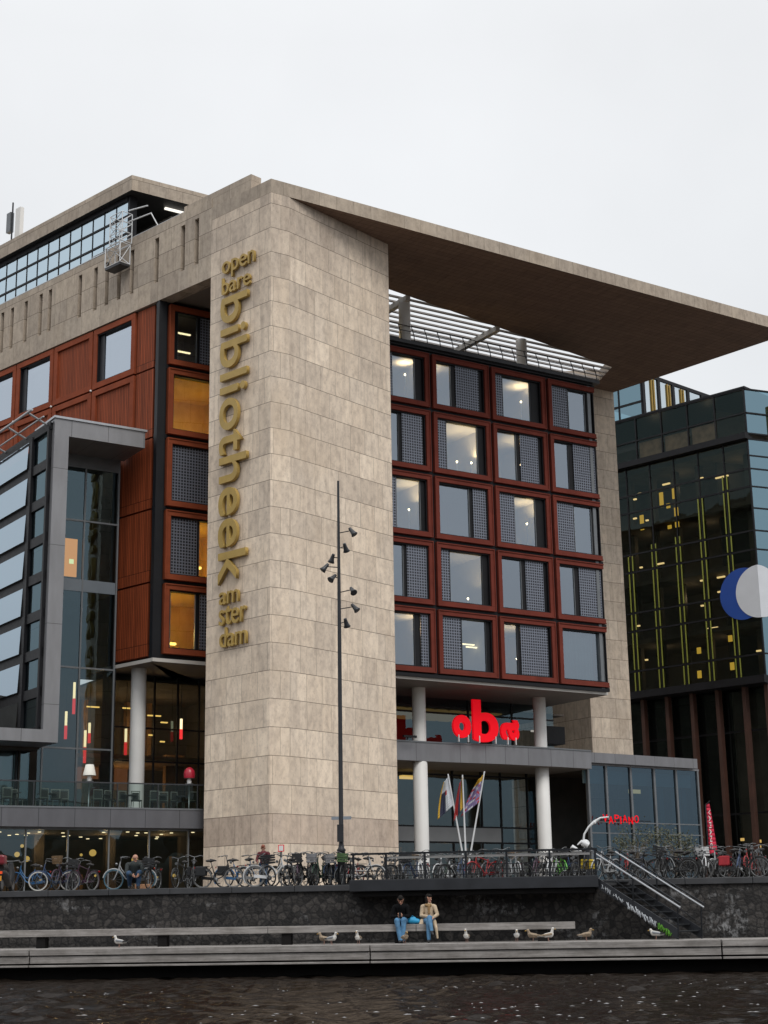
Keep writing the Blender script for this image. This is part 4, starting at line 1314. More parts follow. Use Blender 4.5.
ob2 = thing('red_letter_sign', 'large glowing red letters standing on the grey canopy over the entrance', 'sign', FG.P(4.5, -1.9, 11.68))
n_ = -1.75
Xg = FG.u
text_mesh('o', 'letter', 'redlit', ob2, FG.P(2.17, n_, 11.92), Xg, Up, 1.30, 1.36, 0.16, 0.05)
text_mesh('b', 'letter', 'redlit', ob2, FG.P(3.62, n_, 11.74), Xg, Up, 1.86, 2.52, 0.16, 0.03)
# the last letter lies on its back: its foot points right
text_mesh('a', 'letter', 'redlit', ob2, FG.P(7.02, n_, 11.95), Up, -Xg, 1.22, 1.36, 0.16, 0.028)
b = MB()
for u in (2.5, 3.2, 4.0, 5.2, 6.1, 6.7): b.fb(FG, u, u + 0.06, n_ + 0.1, n_ + 0.2, 11.68, 12.1)
b.build('post', 'whitesteel', ob2)

vs = thing('restaurant_sign', 'small red letter sign on the front of the glass pavilion', 'sign', FV.P(2.3, 0.6, 7.2))
for i, ch in enumerate('VAPIANO'):
    text_mesh(ch, 'letter', 'redlit', vs, FV.P((0.42, 0.90, 1.40, 1.88, 2.10, 2.60, 3.10)[i], 0.62, 7.18 + (0.12 if i % 2 == 0 else 0.02)), FV.u, Up, 0.37 if ch != 'I' else 0.08, 0.46, 0.05, -0.004)
b = MB()
b.tube([FV.P(0.3, 0.6, 7.42), FV.P(4.6, 0.6, 7.42)], 0.03, 6)
for u in (1.4, 3.53): b.tube([FV.P(u, 0.05, 7.42), FV.P(u, 0.62, 7.42)], 0.03, 6)
b.build('bracket', 'steel', vs)

# ------------------------------------------------------------------ things on the library roof
wc = thing('window_cleaning_cradle', 'white lattice window-cleaning cradle hanging over the roof parapet', 'cradle', FL.P(12.9, 0.5, 38.1))
b = MB()
def lattice_box(b, F, u0, u1, n0, n1, z0, z1, bays, r=0.045):
    cs = [(u0, n0), (u1, n0), (u1, n1), (u0, n1)]
    for u, n in cs: b.tube([F.P(u, n, z0), F.P(u, n, z1)], r, 5)
    for k in range(bays + 1):
        z = z0 + (z1 - z0) * k / bays
        for i in range(4):
            a, c_ = cs[i], cs[(i + 1) % 4]
            b.tube([F.P(a[0], a[1], z), F.P(c_[0], c_[1], z)], r * 0.8, 5)
            if k < bays:
                z2 = z0 + (z1 - z0) * (k + 1) / bays
                b.tube([F.P(a[0], a[1], z), F.P(c_[0], c_[1], z2)], r * 0.7, 5)
lattice_box(b, FL, 11.75, 12.9, 0.10, 0.8, 39.3, 41.1, 3, 0.03)
b.build('mast', 'whitesteel', wc)
b = MB(); lattice_box(b, FL, 11.8, 13.2, 0.15, 0.85, 38.0, 39.2, 1, 0.035); b.build('basket', 'whitesteel', wc)
b = MB(); b.fb(FL, 11.8, 13.2, 0.15, 0.85, 37.85, 37.98); b.build('basket_floor', 'dgrey', wc)
b = MB(); b.tube([FL.P(11.8, 0.3, 40.6), FL.P(10.0, 0.1, 40.6), FL.P(9.8, -0.4, 39.7)], 0.04, 6); b.tube([FL.P(11.8, 0.3, 41.3), FL.P(10.2, 0.2, 41.1)], 0.04, 6); b.build('arm', 'whitesteel', wc)
an = thing('antenna_mast', 'phone antenna mast with a grey panel and a dark box on the library roof', 'antenna', FL.P(33.5, -6, 46.25))
b = MB(); b.tube([FL.P(34.0, -6, 46.2), FL.P(34.0, -6, 51.6)], 0.06, 6); b.build('mast', 'steel', an)
b = MB(); b.fb(FL, 34.1, 34.6, -5.9, -6.2, 49.4, 50.9); b.build('radio_box', 'mull', an)
b = MB(); b.fb(FL, 32.7, 33.3, -5.8, -6.1, 48.0, 50.8); b.build('antenna_panel', 'white', an)
b = MB(); b.tube([FL.P(33.0, -6.12, 46.2), FL.P(33.0, -6.12, 50.6)], 0.05, 6); b.build('mast', 'steel', an)

# ------------------------------------------------------------------ terrace furniture
def tlamp(u, name, label, shade, prof):
    p = FT.P(u, -0.35, 6.98)
    t = thing(name, label, 'lamp', p)
    MB().lathe(p, [(0, 0.16), (0.05, 0.16), (0.06, 0.035), (1.28, 0.035), (1.29, 0.2), (1.33, 0.2)], seg=14).build('stand', 'galv', t)
    MB().lathe(p + Vector((0, 0, 1.335)), [(0, 0.1), (0.12, 0.12), (0.3, 0.05), (0.34, 0.05)], seg=14).build('lamp_base', 'white', t)
    MB().lathe(p + Vector((0, 0, 1.6)), prof, seg=20).build('lamp_shade', shade, t)
M['shadewhite'] = pm('white_shade', (0.72, 0.70, 0.64), 0.7, 0, 0.03, 1)
M['shadered'] = pm('red_shade', (0.36, 0.012, 0.03), 0.3, 0, 0.1, 3)
tlamp(-5.72, 'table_lamp', 'big lamp with a white cone shade on the terrace railing', 'shadewhite', [(0, 0.32), (0.52, 0.20), (0.53, 0.15)])
tlamp(-0.62, 'table_lamp', 'big lamp with a shiny red domed shade on the terrace beside the tower', 'shadered', [(0, 0.27), (0.2, 0.29), (0.38, 0.25), (0.5, 0.14), (0.54, 0.04)])
pend = None
for (x, y, z1, z0, k) in ((-17.20, 86, 14.55, 12.79, 'upper'), (-17.6, 86, 12.95, 11.43, 'left'), (-16.3, 86, 12.3, 11.19, ''), (-16.52, 86, 11.9, 10.11, ''), (-15.46, 86, 11.8, 10.26, ''), (-14.3, 86, 11.95, 10.51, ''), (-11.35, 86.5, 12.5, 11.38, '')):
    i = [-17.20, -17.6, -16.3, -16.52, -15.46, -14.3, -11.35].index(x)
    lab = ['red and white tube pendant lamp hanging highest behind the terrace glass', 'leftmost red and white tube pendant lamp behind the terrace glass', 'red and white tube pendant lamp just right of the white table lamp, upper of two', 'red and white tube pendant lamp hanging lowest above the white table lamp', 'red and white tube pendant lamp midway between table lamp and white column', 'red and white tube pendant lamp against the left side of the white column', 'red and white tube pendant lamp behind the glass right of the white column'][i]
    t = thing('pendant_lamp', lab, 'pendant lamp', (x, y, z0), 0, 'tube pendant lamps')
    h = z1 - z0
    MB().lathe((x, y, z0), [(0, 0.085), (h * 0.48, 0.085)], seg=12).build('lower_tube', 'pend_red' if 'pend_red' in M else M.setdefault('pend_red', emat('red_tube_glow', (1.0, 0.05, 0.05), 0.9)), t)
    MB().lathe((x, y, z0 + h * 0.49), [(0, 0.07), (h * 0.5, 0.07)], seg=12).build('upper_tube', 'pend_w' if 'pend_w' in M else M.setdefault('pend_w', emat('white_tube_glow', (1.0, 0.8, 0.45), 1.6)), t)
    MB().tube([(x, y, z1), (x, y, 14.5 if z1 < 14 else 16)], 0.015, 5).build('cord', 'steel', t)

M['chairdark'] = pm('dark_chair', (0.03, 0.032, 0.03), 0.5, 0.1, 0.2, 3)
M['chairpale'] = pm('pale_chair_frame', (0.16, 0.17, 0.15), 0.5, 0.1, 0.2, 3)
def make_chair():
    t = thing('terrace_chair', 'x', 'chair', (0, 0, 0), 0, 'chairs on the library terrace')
    MB().box((0, 0, 0.45), (0.46, 0.46, 0.05)).build('seat', 'chairdark', t)
    b = MB(); b.box((0, 0.22, 0.68), (0.34, 0.02, 0.36)); b.build('backrest', 'chairdark', t)
    b = MB()
    for x in (-0.21, 0.21): b.box((x, 0.22, 0.68), (0.04, 0.035, 0.5))
    b.box((0, 0.22, 0.92), (0.46, 0.036, 0.05)); b.box((0, 0.22, 0.50), (0.40, 0.036, 0.04)); b.build('back_frame', 'chairpale', t)
    for x in (-0.2, 0.2):
        for y in (-0.2, 0.2): MB().tube([(x, y, 0.43), (x * 1.08, y * 1.1, 0)], 0.018, 6).build('leg', 'chairpale', t)
    return t
ch0 = make_chair()
def make_table():
    t = thing('terrace_table', 'x', 'table', (0, 0, 0), 0, 'tables on the library terrace')
    MB().box((0, 0, 0.73), (0.75, 0.75, 0.04)).build('tabletop', 'chairdark', t)
    MB().lathe((0, 0, 0), [(0, 0.24), (0.03, 0.24), (0.04, 0.03), (0.71, 0.03)], seg=12).build('pedestal', 'chairdark', t)
    return t
tb0 = make_table()
ords = ['leftmost', 'second', 'third', 'fourth', 'fifth', 'sixth', 'seventh', 'eighth', 'ninth', 'tenth', 'eleventh', 'twelfth', 'thirteenth', 'fourteenth', 'fifteenth', 'sixteenth', 'seventeenth', 'eighteenth', 'nineteenth', 'twentieth', 'twenty-first', 'twenty-second', 'twenty-third', 'twenty-fourth', 'twenty-fifth', 'twenty-sixth', 'twenty-seventh', 'twenty-eighth', 'twenty-ninth', 'thirtieth']
def nth(i, rest, what):
    return ('leftmost %s %s' % (what, rest)) if i == 0 else ('%s %s from the left %s' % (ords[i], what, rest))
ch_u = [-9.6, -9.0, -7.9, -7.2, -6.7, -5.2, -4.5, -3.9, -3.2, -2.3, -1.7, -1.1, -0.4]
tb_u = [-9.3, -7.55, -4.85, -3.55, -2.0, -0.75]
for i, u in enumerate(ch_u):
    o = ch0 if i == 0 else copy_tree(ch0)
    o.location = FT.P(u, -0.75 - 0.5 * (i % 3 == 1), 7.0); o.rotation_euler.z = R(33 + [170, 20, 190, -10, 160][i % 5])
    o['label'] = nth(i, 'behind the glass terrace railing', 'dark chair')
for i, u in enumerate(tb_u):
    o = tb0 if i == 0 else copy_tree(tb0)
    o.location = FT.P(u, -1.1, 7.0); o.rotation_euler.z = R(33)
    o['label'] = nth(i, 'behind the glass terrace railing', 'dark square table')

# ------------------------------------------------------------------ quay furniture
dk = thing('floating_dock', 'long low weathered grey timber dock along the water', 'dock', FQ.P(0, 3.9, 0.88))
def dockmat(name, c):
    m, t, out = nodes_of(name)
    uv = uvnode(t)
    st = noise(t, 2.0, 8, mapping(t, uv, (0, 0, 0), (0.35, 9, 1)), 0.7)
    col = ramp2(t, st, tuple(x * 0.55 for x in c), tuple(x * 1.25 for x in c), 0.3, 0.68)
    bl = noise(t, 1.1, 6, mapping(t, uv, (3, 1, 0), (1, 2, 1)), 0.7)
    col = mixc(t, 0.7, col, ramp2(t, bl, (0.55, 0.53, 0.5), (1.2, 1.2, 1.2), 0.35, 0.62), 'MULTIPLY')
    principled(t, out, col, 0.75, 0, 0.3, bump(t, st, 0.3, 0.01))
    return m
M['dock'] = dockmat('weathered_timber', (0.29, 0.272, 0.26))
M['dockdark'] = pm('near_black_timber', (0.007, 0.006, 0.006), 0.7, 0, 0.3, 2, spec=0.2)  # near-black colour carries the shade below the dock
b = MB()
jo = [-60, -34, -10.1, -0.05, 9.72, 22, 60]
for i in range(len(jo) - 1):
    a, c_ = jo[i] + 0.02, jo[i + 1] - 0.02
    b.fb(FQ, a, c_, 0.35, 3.98, 0.70, 0.88); b.fb(FQ, a, c_, 3.55, 3.93, 0.475, 0.68); b.fb(FQ, a, c_, 3.5, 3.99, 0.37, 0.43)
b.build('deck', 'dock', dk, bevel=0.012)
b = MB(); b.fb(FQ, -60, 60, 0.5, 3.6, 0.36, 0.69); b.build('core', 'dockdark', dk)
b = MB()
b.fb(FQ, -60, 60, 0.05, 3.2, -0.4, 0.35); b.build('under_dock_shade', 'dockdark', dk)  # near-black box added to keep the gap under the dock in shade

bn = thing('long_bench', 'long backless grey timber bench on the dock below the quay wall', 'bench', FQ.P(-5, 1.9, 0.88))
b = MB()
bj = [-40, -28, -16, -3.4, 1.05, 5.70]
for i in range(len(bj) - 1): b.fb(FQ, bj[i] + 0.008, bj[i + 1] - 0.008, 1.68, 2.14, 1.215, 1.42)
b.build('seat', 'dock', bn, bevel=0.012)
for u in (-27, -20.5, -14.8, -10.6, -6.8, -3.0, 0.4, 4.6): MB().fb(FQ, u, u + 0.28, 1.74, 2.06, 0.88, 1.213).build('leg', 'dockdark', bn)

M['plat'] = pm('blue_black_steel', (0.020, 0.022, 0.027), 0.5, 0.3, 0.3, 1.5)
pf = thing('stair_landing', 'dark steel landing jutting from the quay wall at the head of the stairs', 'landing', FQ.P(2.7, 0.6, 2.4))
b = MB(); b.fb(FQ, -1.08, 6.42, 0.095, 1.2, 2.40, 2.73); b.build('edge_beam', 'plat', pf, bevel=0.01)
b = MB(); b.fb(FQ, -1.0, 6.3, 0.0, 1.0, 2.25, 2.38); b.build('support', 'dockdark', pf)
b = MB(); b.fb(FQ, -1.05, 6.4, -0.5, 1.15, 2.734, 2.745); b.build('deck', 'dgrey', pf)
rl = thing('landing_railing', 'black steel railing with a pale handrail along the landing', 'railing', FQ.P(2.7, 1.1, 2.745))
for u in (-1.0, 0.01, 1.2, 2.45, 3.68, 4.97, 6.33):
    MB().fb(FQ, u, u + 0.06, 1.05, 1.11, 2.745, 3.50).build('post', 'steel', rl)
b = MB(); b.fb(FQ, -1.05, 6.42, 1.04, 1.12, 3.48, 3.54); b.build('top_rail', 'steel', rl)
b = MB(); b.fb(FQ, 0.0, 6.2, 0.96, 1.02, 3.355, 3.425); b.build('handrail', pm('worn_pale_handrail', (0.46, 0.45, 0.44), 0.5, 0.1, 0.15, 3), rl)
b = MB()
for z in (2.84, 2.98, 3.13): b.fb(FQ, -1.0, 6.4, 1.07, 1.09, z, z + 0.02)
b.build('mid_rail', 'steel', rl)

# stairs running down along the wall to the dock
FS = Frame(FQ.xy(6.36, 1.02), 98 + 32, 188 + 32)
st = thing('quay_staircase', 'dark steel staircase with graffiti descending from the landing to the dock', 'staircase', FS.P(0, 0, 0.88))
L1, z_top, z_bot = 2.68, 2.60, 0.90
sl = (z_bot - z_top) / L1
def sline(u): return z_top + sl * u
b = MB()
for n0 in (0.0, -1.36):
    a, c_ = FS.P(-0.1, n0, sline(-0.1) - 0.20), FS.P(L1, n0, sline(L1) - 0.03)
    b.para(a, c_ - a, FS.n * 0.05, Vector((0, 0, 0.30)))
b.build('stringer', 'plat', st)
for i in range(9):
    u = 0.05 + i * (L1 - 0.1) / 9
    z = sline(u) + 0.0
    b = MB(); b.fb(FS, u, u + 0.27, -1.30, -0.005, z - 0.03, z); k = b.build('tread', 'steel', st)
    b = MB(); b.fb(FS, u + 0.255, u + 0.275, -1.30, -0.005, z + 0.001, z + 0.006); b.build('nosing', 'mull', k)
for n0, nm in ((0.03, 0), (-1.33, 1)):
    b = MB()
    hp = [FS.P(-0.12, n0, sline(-0.1) + 0.80), FS.P(L1 + 0.12, n0, sline(L1) + 0.86)]
    b.tube(hp, 0.032, 8); b.build('handrail', 'galv', st)
    b = MB()
    b.tube([p + Vector((0, 0, 0.10)) + FS.n * -0.03 for p in hp], 0.022, 6)
    for u in (0.0, 1.25, L1): b.tube([FS.P(u, n0, sline(u) + 0.05), FS.P(u + 0.03, n0, sline(u) + 0.9)], 0.025, 6)
    b.tube([FS.P(0, n0, sline(0) + 0.4), FS.P(L1, n0, sline(L1) + 0.4)], 0.012, 5)
    b.build('baluster', 'steel', st)
# sprayed scrawl on the outer stringer
def scrawl(u0, u1, off, amp, seed, mat, name, r=0.012):
    rr = random.Random(seed)
    b = MB(); pts = []
    N = 26
    for i in range(N):
        u = u0 + (u1 - u0) * i / (N - 1) + rr.uniform(-0.05, 0.05)
        z = sline(u) + off - 0.03 + amp * 1.3 * (1 if i % 2 else -1) * rr.uniform(0.4, 1.0)
        pts.append(FS.P(u, 0.062, z))
    b.tube(pts, r, 4); b.build(name, mat, st)
M['paintw'] = pm('white_spray_paint', (0.55, 0.58, 0.62), 0.6, 0, 0.1, 5); M['paintg'] = pm('green_spray_paint', (0.12, 0.36, 0.03), 0.6, 0, 0.1, 5)
scrawl(1.05, 2.0, -0.02, 0.085, 2, 'paintw', 'graffiti', 0.018); scrawl(1.1, 1.95, -0.03, 0.07, 9, 'paintw', 'graffiti', 0.016)
scrawl(0.25, 0.5, -0.02, 0.06, 3, 'paintw', 'graffiti', 0.010); scrawl(0.62, 0.95, -0.02, 0.05, 4, 'paintw', 'graffiti', 0.010)
scrawl(2.05, 2.45, -0.0, 0.08, 5, 'paintg', 'graffiti', 0.016); scrawl(2.05, 2.45, 0.0, 0.07, 6, 'paintg', 'graffiti', 0.014)

# tall floodlight mast
lp_ = FQ.P(-1.66, -0.8, Z)
lm = thing('floodlight_mast', 'tall thin dark mast with eight small floodlights in front of the tower', 'lamp post', lp_)
MB().lathe(lp_, [(0, 0.13), (1.05, 0.12), (1.1, 0.15), (1.16, 0.10), (1.3, 0.075), (8.0, 0.062), (13.3, 0.038)], seg=12).build('pole', 'plat', lm)
b = MB(); b.fb(FQ, -1.76, -1.56, -0.68, -0.62, 3.98, 4.52); b.build('control_box', 'plat', lm)
b = MB(); b.fb(FQ, -1.97, -1.33, -0.82, -0.78, 4.68, 4.78); b.build('sign_arm', pm('blue_grey_sign', (0.25, 0.28, 0.32), 0.4, 0.2, 0.1, 2), lm)
hx = -1.62
for du, zz, tilt, fac in ((0.44, 14.14, 35, 0.1), (0.15, 13.62, 10, -.6), (-0.26, 13.27, -20, -.4), (-0.53, 12.95, -40, 0.2), (-0.20, 12.57, -35, .8), (0.45, 12.11, 30, .8), (0.51, 11.55, 40, 0.1), (0.15, 11.07, 8, -.6)):
    c0 = FQ.P(hx, -0.8, zz - 0.02); c1 = FQ.P(hx + du * 0.8, -0.8 + 0.1 * fac, zz + 0.03)
    k = MB().tube([c0, c1], 0.017, 6).build('arm', 'plat', lm)
    d = (FQ.u * math.sin(R(tilt)) * 0.8 + FQ.n * fac * 0.7 + Vector((0, 0, -0.62))).normalized()
    b = MB(); b.lathe(c1 - d * 0.12 + FQ.u * (0.05 if du > 0 else -0.05), [(0, 0.05), (0.12, 0.065), (0.22, 0.085), (0.30, 0.12), (0.31, 0.10)], d, 14)
    b.build('floodlight', 'dgrey', k)

# flags
def flag(name, label, base, top, cols, seed, w=1.0, hang=1.8):
    t = thing(name, label, 'flag', base, 0, 'flags at the entrance')
    base, top = Vector(base), Vector(top)
    MB().tube([base, top], [0.045, 0.03], 8).build('pole', 'whitesteel', t)
    b = MB(); ny, nx = 14, 8
    rr = random.Random(seed)
    d = (base - top).normalized()
    ph = rr.uniform(0, 6)
    grid = []
    for j in range(ny + 1):
        row = []
        for i in range(nx + 1):
            f = i / nx; v = j / ny
            s_ = top + d * (0.12 + v * 1.25)
            x = -w * f * (0.22 + 0.72 * v * (1 - 0.3 * v)) * (1 if seed % 2 else 1.0)
            y = 0.10 * math.sin(f * 9 + ph + v * 2)
            row.append(s_ + Vector((x, y, -0.62 * f * (0.4 + 0.6 * v) * hang / 1.8)))
        grid.append(row)
    for j in range(ny):
        for i in range(nx):
            b.add([grid[j][i], grid[j][i + 1], grid[j + 1][i + 1], grid[j + 1][i]], [(0, 1, 2, 3)], cols(i / nx, j / ny), True)
    o = b.build('cloth', ['flagwhite', 'flagnavy', 'flagyellow', 'flagred', 'flagviolet'], t)
    so = o.modifiers.new('thick', 'SOLIDIFY'); so.thickness = 0.01
for k, c in (('flagwhite', (0.55, 0.58, 0.62)), ('flagnavy', (0.03, 0.035, 0.07)), ('flagyellow', (0.55, 0.33, 0.03)), ('flagred', (0.42, 0.03, 0.03)), ('flagviolet', (0.22, 0.17, 0.33))):
    M[k] = pm(k + '_cloth', c, 0.8, 0, 0.12, 4)
fy = 70.0
flag('flag', 'white flag with a dark block and yellow edge, leftmost of three', (3.45, fy, Z), (2.64, fy, 7.77), lambda f, v: 2 if f > 0.86 else (1 if (f > 0.45 and v > .35) else (3 if (.25 < f < .45 and .3 < v < .5) else 0)), 1)
flag('flag', 'red and dark flag on the upright middle pole of three', (3.34, fy - 0.1, Z), (3.27, fy - 0.1, 7.71), lambda f, v: 3 if f > .55 else (1 if f > 0.25 else 2), 2, 0.62)
rr_ = random.Random(4); tabl = {}
flag('flag', 'violet and white speckled flag on the right-leaning pole of three', (3.19, fy + 0.1, Z), (4.26, fy + 0.1, 7.87), lambda f, v: 2 if v < .2 else tabl.setdefault((round(f, 2), round(v, 2)), rr_.choice((0, 4, 4, 4, 3))), 3, 1.15)

# white jointed arm
wa = thing('white_arm_sculpture', 'white jointed curved arm rising behind the landing railing beside the pavilion', 'sculpture', (7.4, 58.5, Z))
pa = [(7.15, 58.5, 3.99), (7.08, 58.5, 4.24), (7.13, 58.5, 4.49), (7.30, 58.5, 4.74), (7.52, 58.5, 4.92), (7.75, 58.5, 5.06), (8.05, 58.5, 5.08)]
MB().tube(pa, [0.03, 0.042, 0.036, 0.04, 0.06, 0.035, 0.028], 10).build('upper_arm', 'whitesteel', wa)
b = MB(); b.ball((7.52, 58.5, 4.90), 0.07); b.build('elbow', 'whitesteel', wa)
b = MB(); b.ball((7.14, 58.5, 4.16), (0.17, 0.13, 0.14)); b.tube([(7.25, 58.45, 4.08), (7.00, 58.45, 4.22), (6.85, 58.45, 4.10)], [0.12, 0.06, 0.02], 8); b.build('joint', 'whitesteel', wa)
b = MB(); b.tube([(6.62, 58.4, 4.04), (6.78, 58.4, 3.92), (6.98, 58.4, 3.86)], [0.09, 0.10, 0.03], 8); b.build('hand', 'whitesteel', wa)
b = MB(); b.tube([(7.18, 58.5, Z), (7.20, 58.5, 2.94), (7.20, 58.5, 4.10)], [0.14, 0.1, 0.08], 10); b.build('stem', 'steel', wa)

# red beach banners
def banner(label, x, y, h, w):
    t = thing('beach_banner', label, 'banner', (x, y, Z), 0, 'red banners')
    MB().tube([(x, y, Z), (x, y, Z + h), (x + 0.18, y, Z + h + 0.15)], 0.025, 6).build('pole', 'steel', t)
    b = MB(); N = 12
    for i in range(N):
        z0, z1 = Z + 1.15 + (h - 1.1) * i / N, Z + 1.15 + (h - 1.1) * (i + 1) / N
        w0 = w * (1 - 0.55 * (i / N)); w1 = w * (1 - 0.55 * ((i + 1) / N))
        y0 = 0.012 * math.sin(i * 0.6); y1 = 0.012 * math.sin((i + 1) * 0.6)
        b.add([(x + .02, y + y0, z0), (x + w0, y + y0 + .03, z0), (x + w1, y + y1 + .03, z1), (x + .02, y + y1, z1)], [(0, 1, 2, 3)], 0, True)
    o = b.build('cloth', pm('red_banner_cloth', (0.52, 0.015, 0.05), 0.7, 0, 0.1, 2), t)
    so = o.modifiers.new('thick', 'SOLIDIFY'); so.thickness = 0.012
    return t
bt = banner('tall slim red banner with white upright lettering near the pavilion', 12.12, 61.0, 3.0, 0.36)
text_mesh('VAPIANO', 'lettering', 'white', bt, (12.19, 60.93, 5.45), Dn, Vector((1, 0, 0)), 1.5, 0.085, 0.012, 0.0)
banner('plain red banner at the far right edge', 14.85, 61.0, 2.7, 0.6)

# olive trees in tubs
def olive(x, y, label, seed):
    rr = random.Random(seed)
    t = thing('olive_tree', label, 'tree', (x, y, Z), 0, 'olive trees in tubs')
    MB().lathe((x, y, Z), [(0, 0.26), (0.65, 0.36), (0.7, 0.36)], seg=16).build('tub', 'dgrey', t)
    b = MB()
    b.tube([(x, y, Z + 0.6), (x + 0.05, y, Z + 1.3), (x, y, Z + 1.9)], [0.07, 0.055, 0.04], 8)
    tips = []
    for i in range(13):
        a = rr.uniform(0, 6.28); l = rr.uniform(0.5, 1.1)
        e = Vector((x + math.cos(a) * l * 0.75, y + math.sin(a) * l * 0.75, Z + 1.9 + rr.uniform(0.1, 1.0)))
        b.tube([(x, y, Z + rr.uniform(1.5, 1.9)), tuple((Vector((x, y, Z + 1.95)) + e) / 2), tuple(e)], [0.03, 0.018, 0.008], 5); tips.append(e)
    b.build('trunk', pm('olive_bark', (0.10, 0.08, 0.06), 0.8, 0, 0.3, 6), t)
    b = MB()
    for e in tips:
        for k in range(64):
            c = e + Vector((rr.gauss(0, .24), rr.gauss(0, .24), rr.gauss(0, .24)))
            d = Vector((rr.uniform(-1, 1), rr.uniform(-1, 1), rr.uniform(-.6, 1))).normalized() * rr.uniform(.09, .16)
            s_ = d.cross(Vector((rr.uniform(-1, 1), rr.uniform(-1, 1), rr.uniform(-1, 1)))).normalized() * 0.03
            b.add([c, c + d * .5 + s_, c + d, c + d * .5 - s_], [(0, 1, 2, 3)], rr.choice((0, 0, 1)))
    b.build('crown', [pm('olive_leaf', (0.06, 0.065, 0.032), 0.6, 0, 0.3, 3), pm('olive_leaf_pale', (0.11, 0.11, 0.065), 0.6, 0, 0.3, 3)], t)
olive(12.0, 78.0, 'left olive tree in a tub before the glass pavilion', 11)
olive(13.95, 78.6, 'right olive tree in a tub before the glass pavilion', 12)

# small notice plate
sp_ = thing('notice_sign', 'small white notice plate with red border on a thin post before the tower', 'sign', FQ.P(-3.98, -2.6, Z))
b = MB(); b.tube([FQ.P(-3.98, -2.6, Z), FQ.P(-3.98, -2.6, 4.0)], 0.025, 6); b.build('post', 'mull', sp_)
b = MB(); b.fb(FQ, -4.08, -3.88, -2.57, -2.54, 3.80, 4.02); b.build('plate', 'redsign', sp_)
b = MB(); b.fb(FQ, -4.055, -3.905, -2.54, -2.535, 3.825, 3.995); b.build('plate_face', 'white', sp_)
# ------------------------------------------------------------------ bicycles
M['tyre'] = pm('black_tyre', (0.012, 0.012, 0.012), 0.7, 0, 0.2, 8)
M['rim'] = pm('silver_rim', (0.17, 0.175, 0.18), 0.4, 0.6, 0.1, 6)
M['chrome'] = pm('dull_chrome', (0.16, 0.165, 0.17), 0.35, 0.7, 0.1, 6)
M['bikepaint'] = pm('bike_paint', (0.012, 0.012, 0.013), 0.35, 0.0, 0.2, 5)
M['rubber'] = pm('saddle_vinyl', (0.016, 0.014, 0.013), 0.55, 0, 0.2, 6)
M['carrier'] = pm('carrier_fabric', (0.014, 0.015, 0.017), 0.8, 0, 0.3, 5)
M['redlens'] = pm('red_lens', (0.35, 0.01, 0.01), 0.25, 0, 0.1, 3)
def wheel(t, x):
    b = MB()
    for k in range(14):
        a = 2 * math.pi * k / 14
        b.tube([(x, 0.02 * (1 if k % 2 else -1), 0.34), (x + 0.30 * math.cos(a), 0, 0.34 + 0.30 * math.sin(a))], 0.0028, 3, caps=False)
    b.lathe((x, -0.05, 0.34), [(0, 0.02), (0.1, 0.02)], (0, 1, 0), 8)
    w = b.build('wheel', 'chrome', t)
    MB().ring((x, 0, 0.34), (0, 1, 0), 0.322, 0.021, 30, 6).build('tyre', 'tyre', w)
    MB().ring((x, 0, 0.34), (0, 1, 0), 0.296, 0.012, 30, 5).build('rim', 'rim', w)
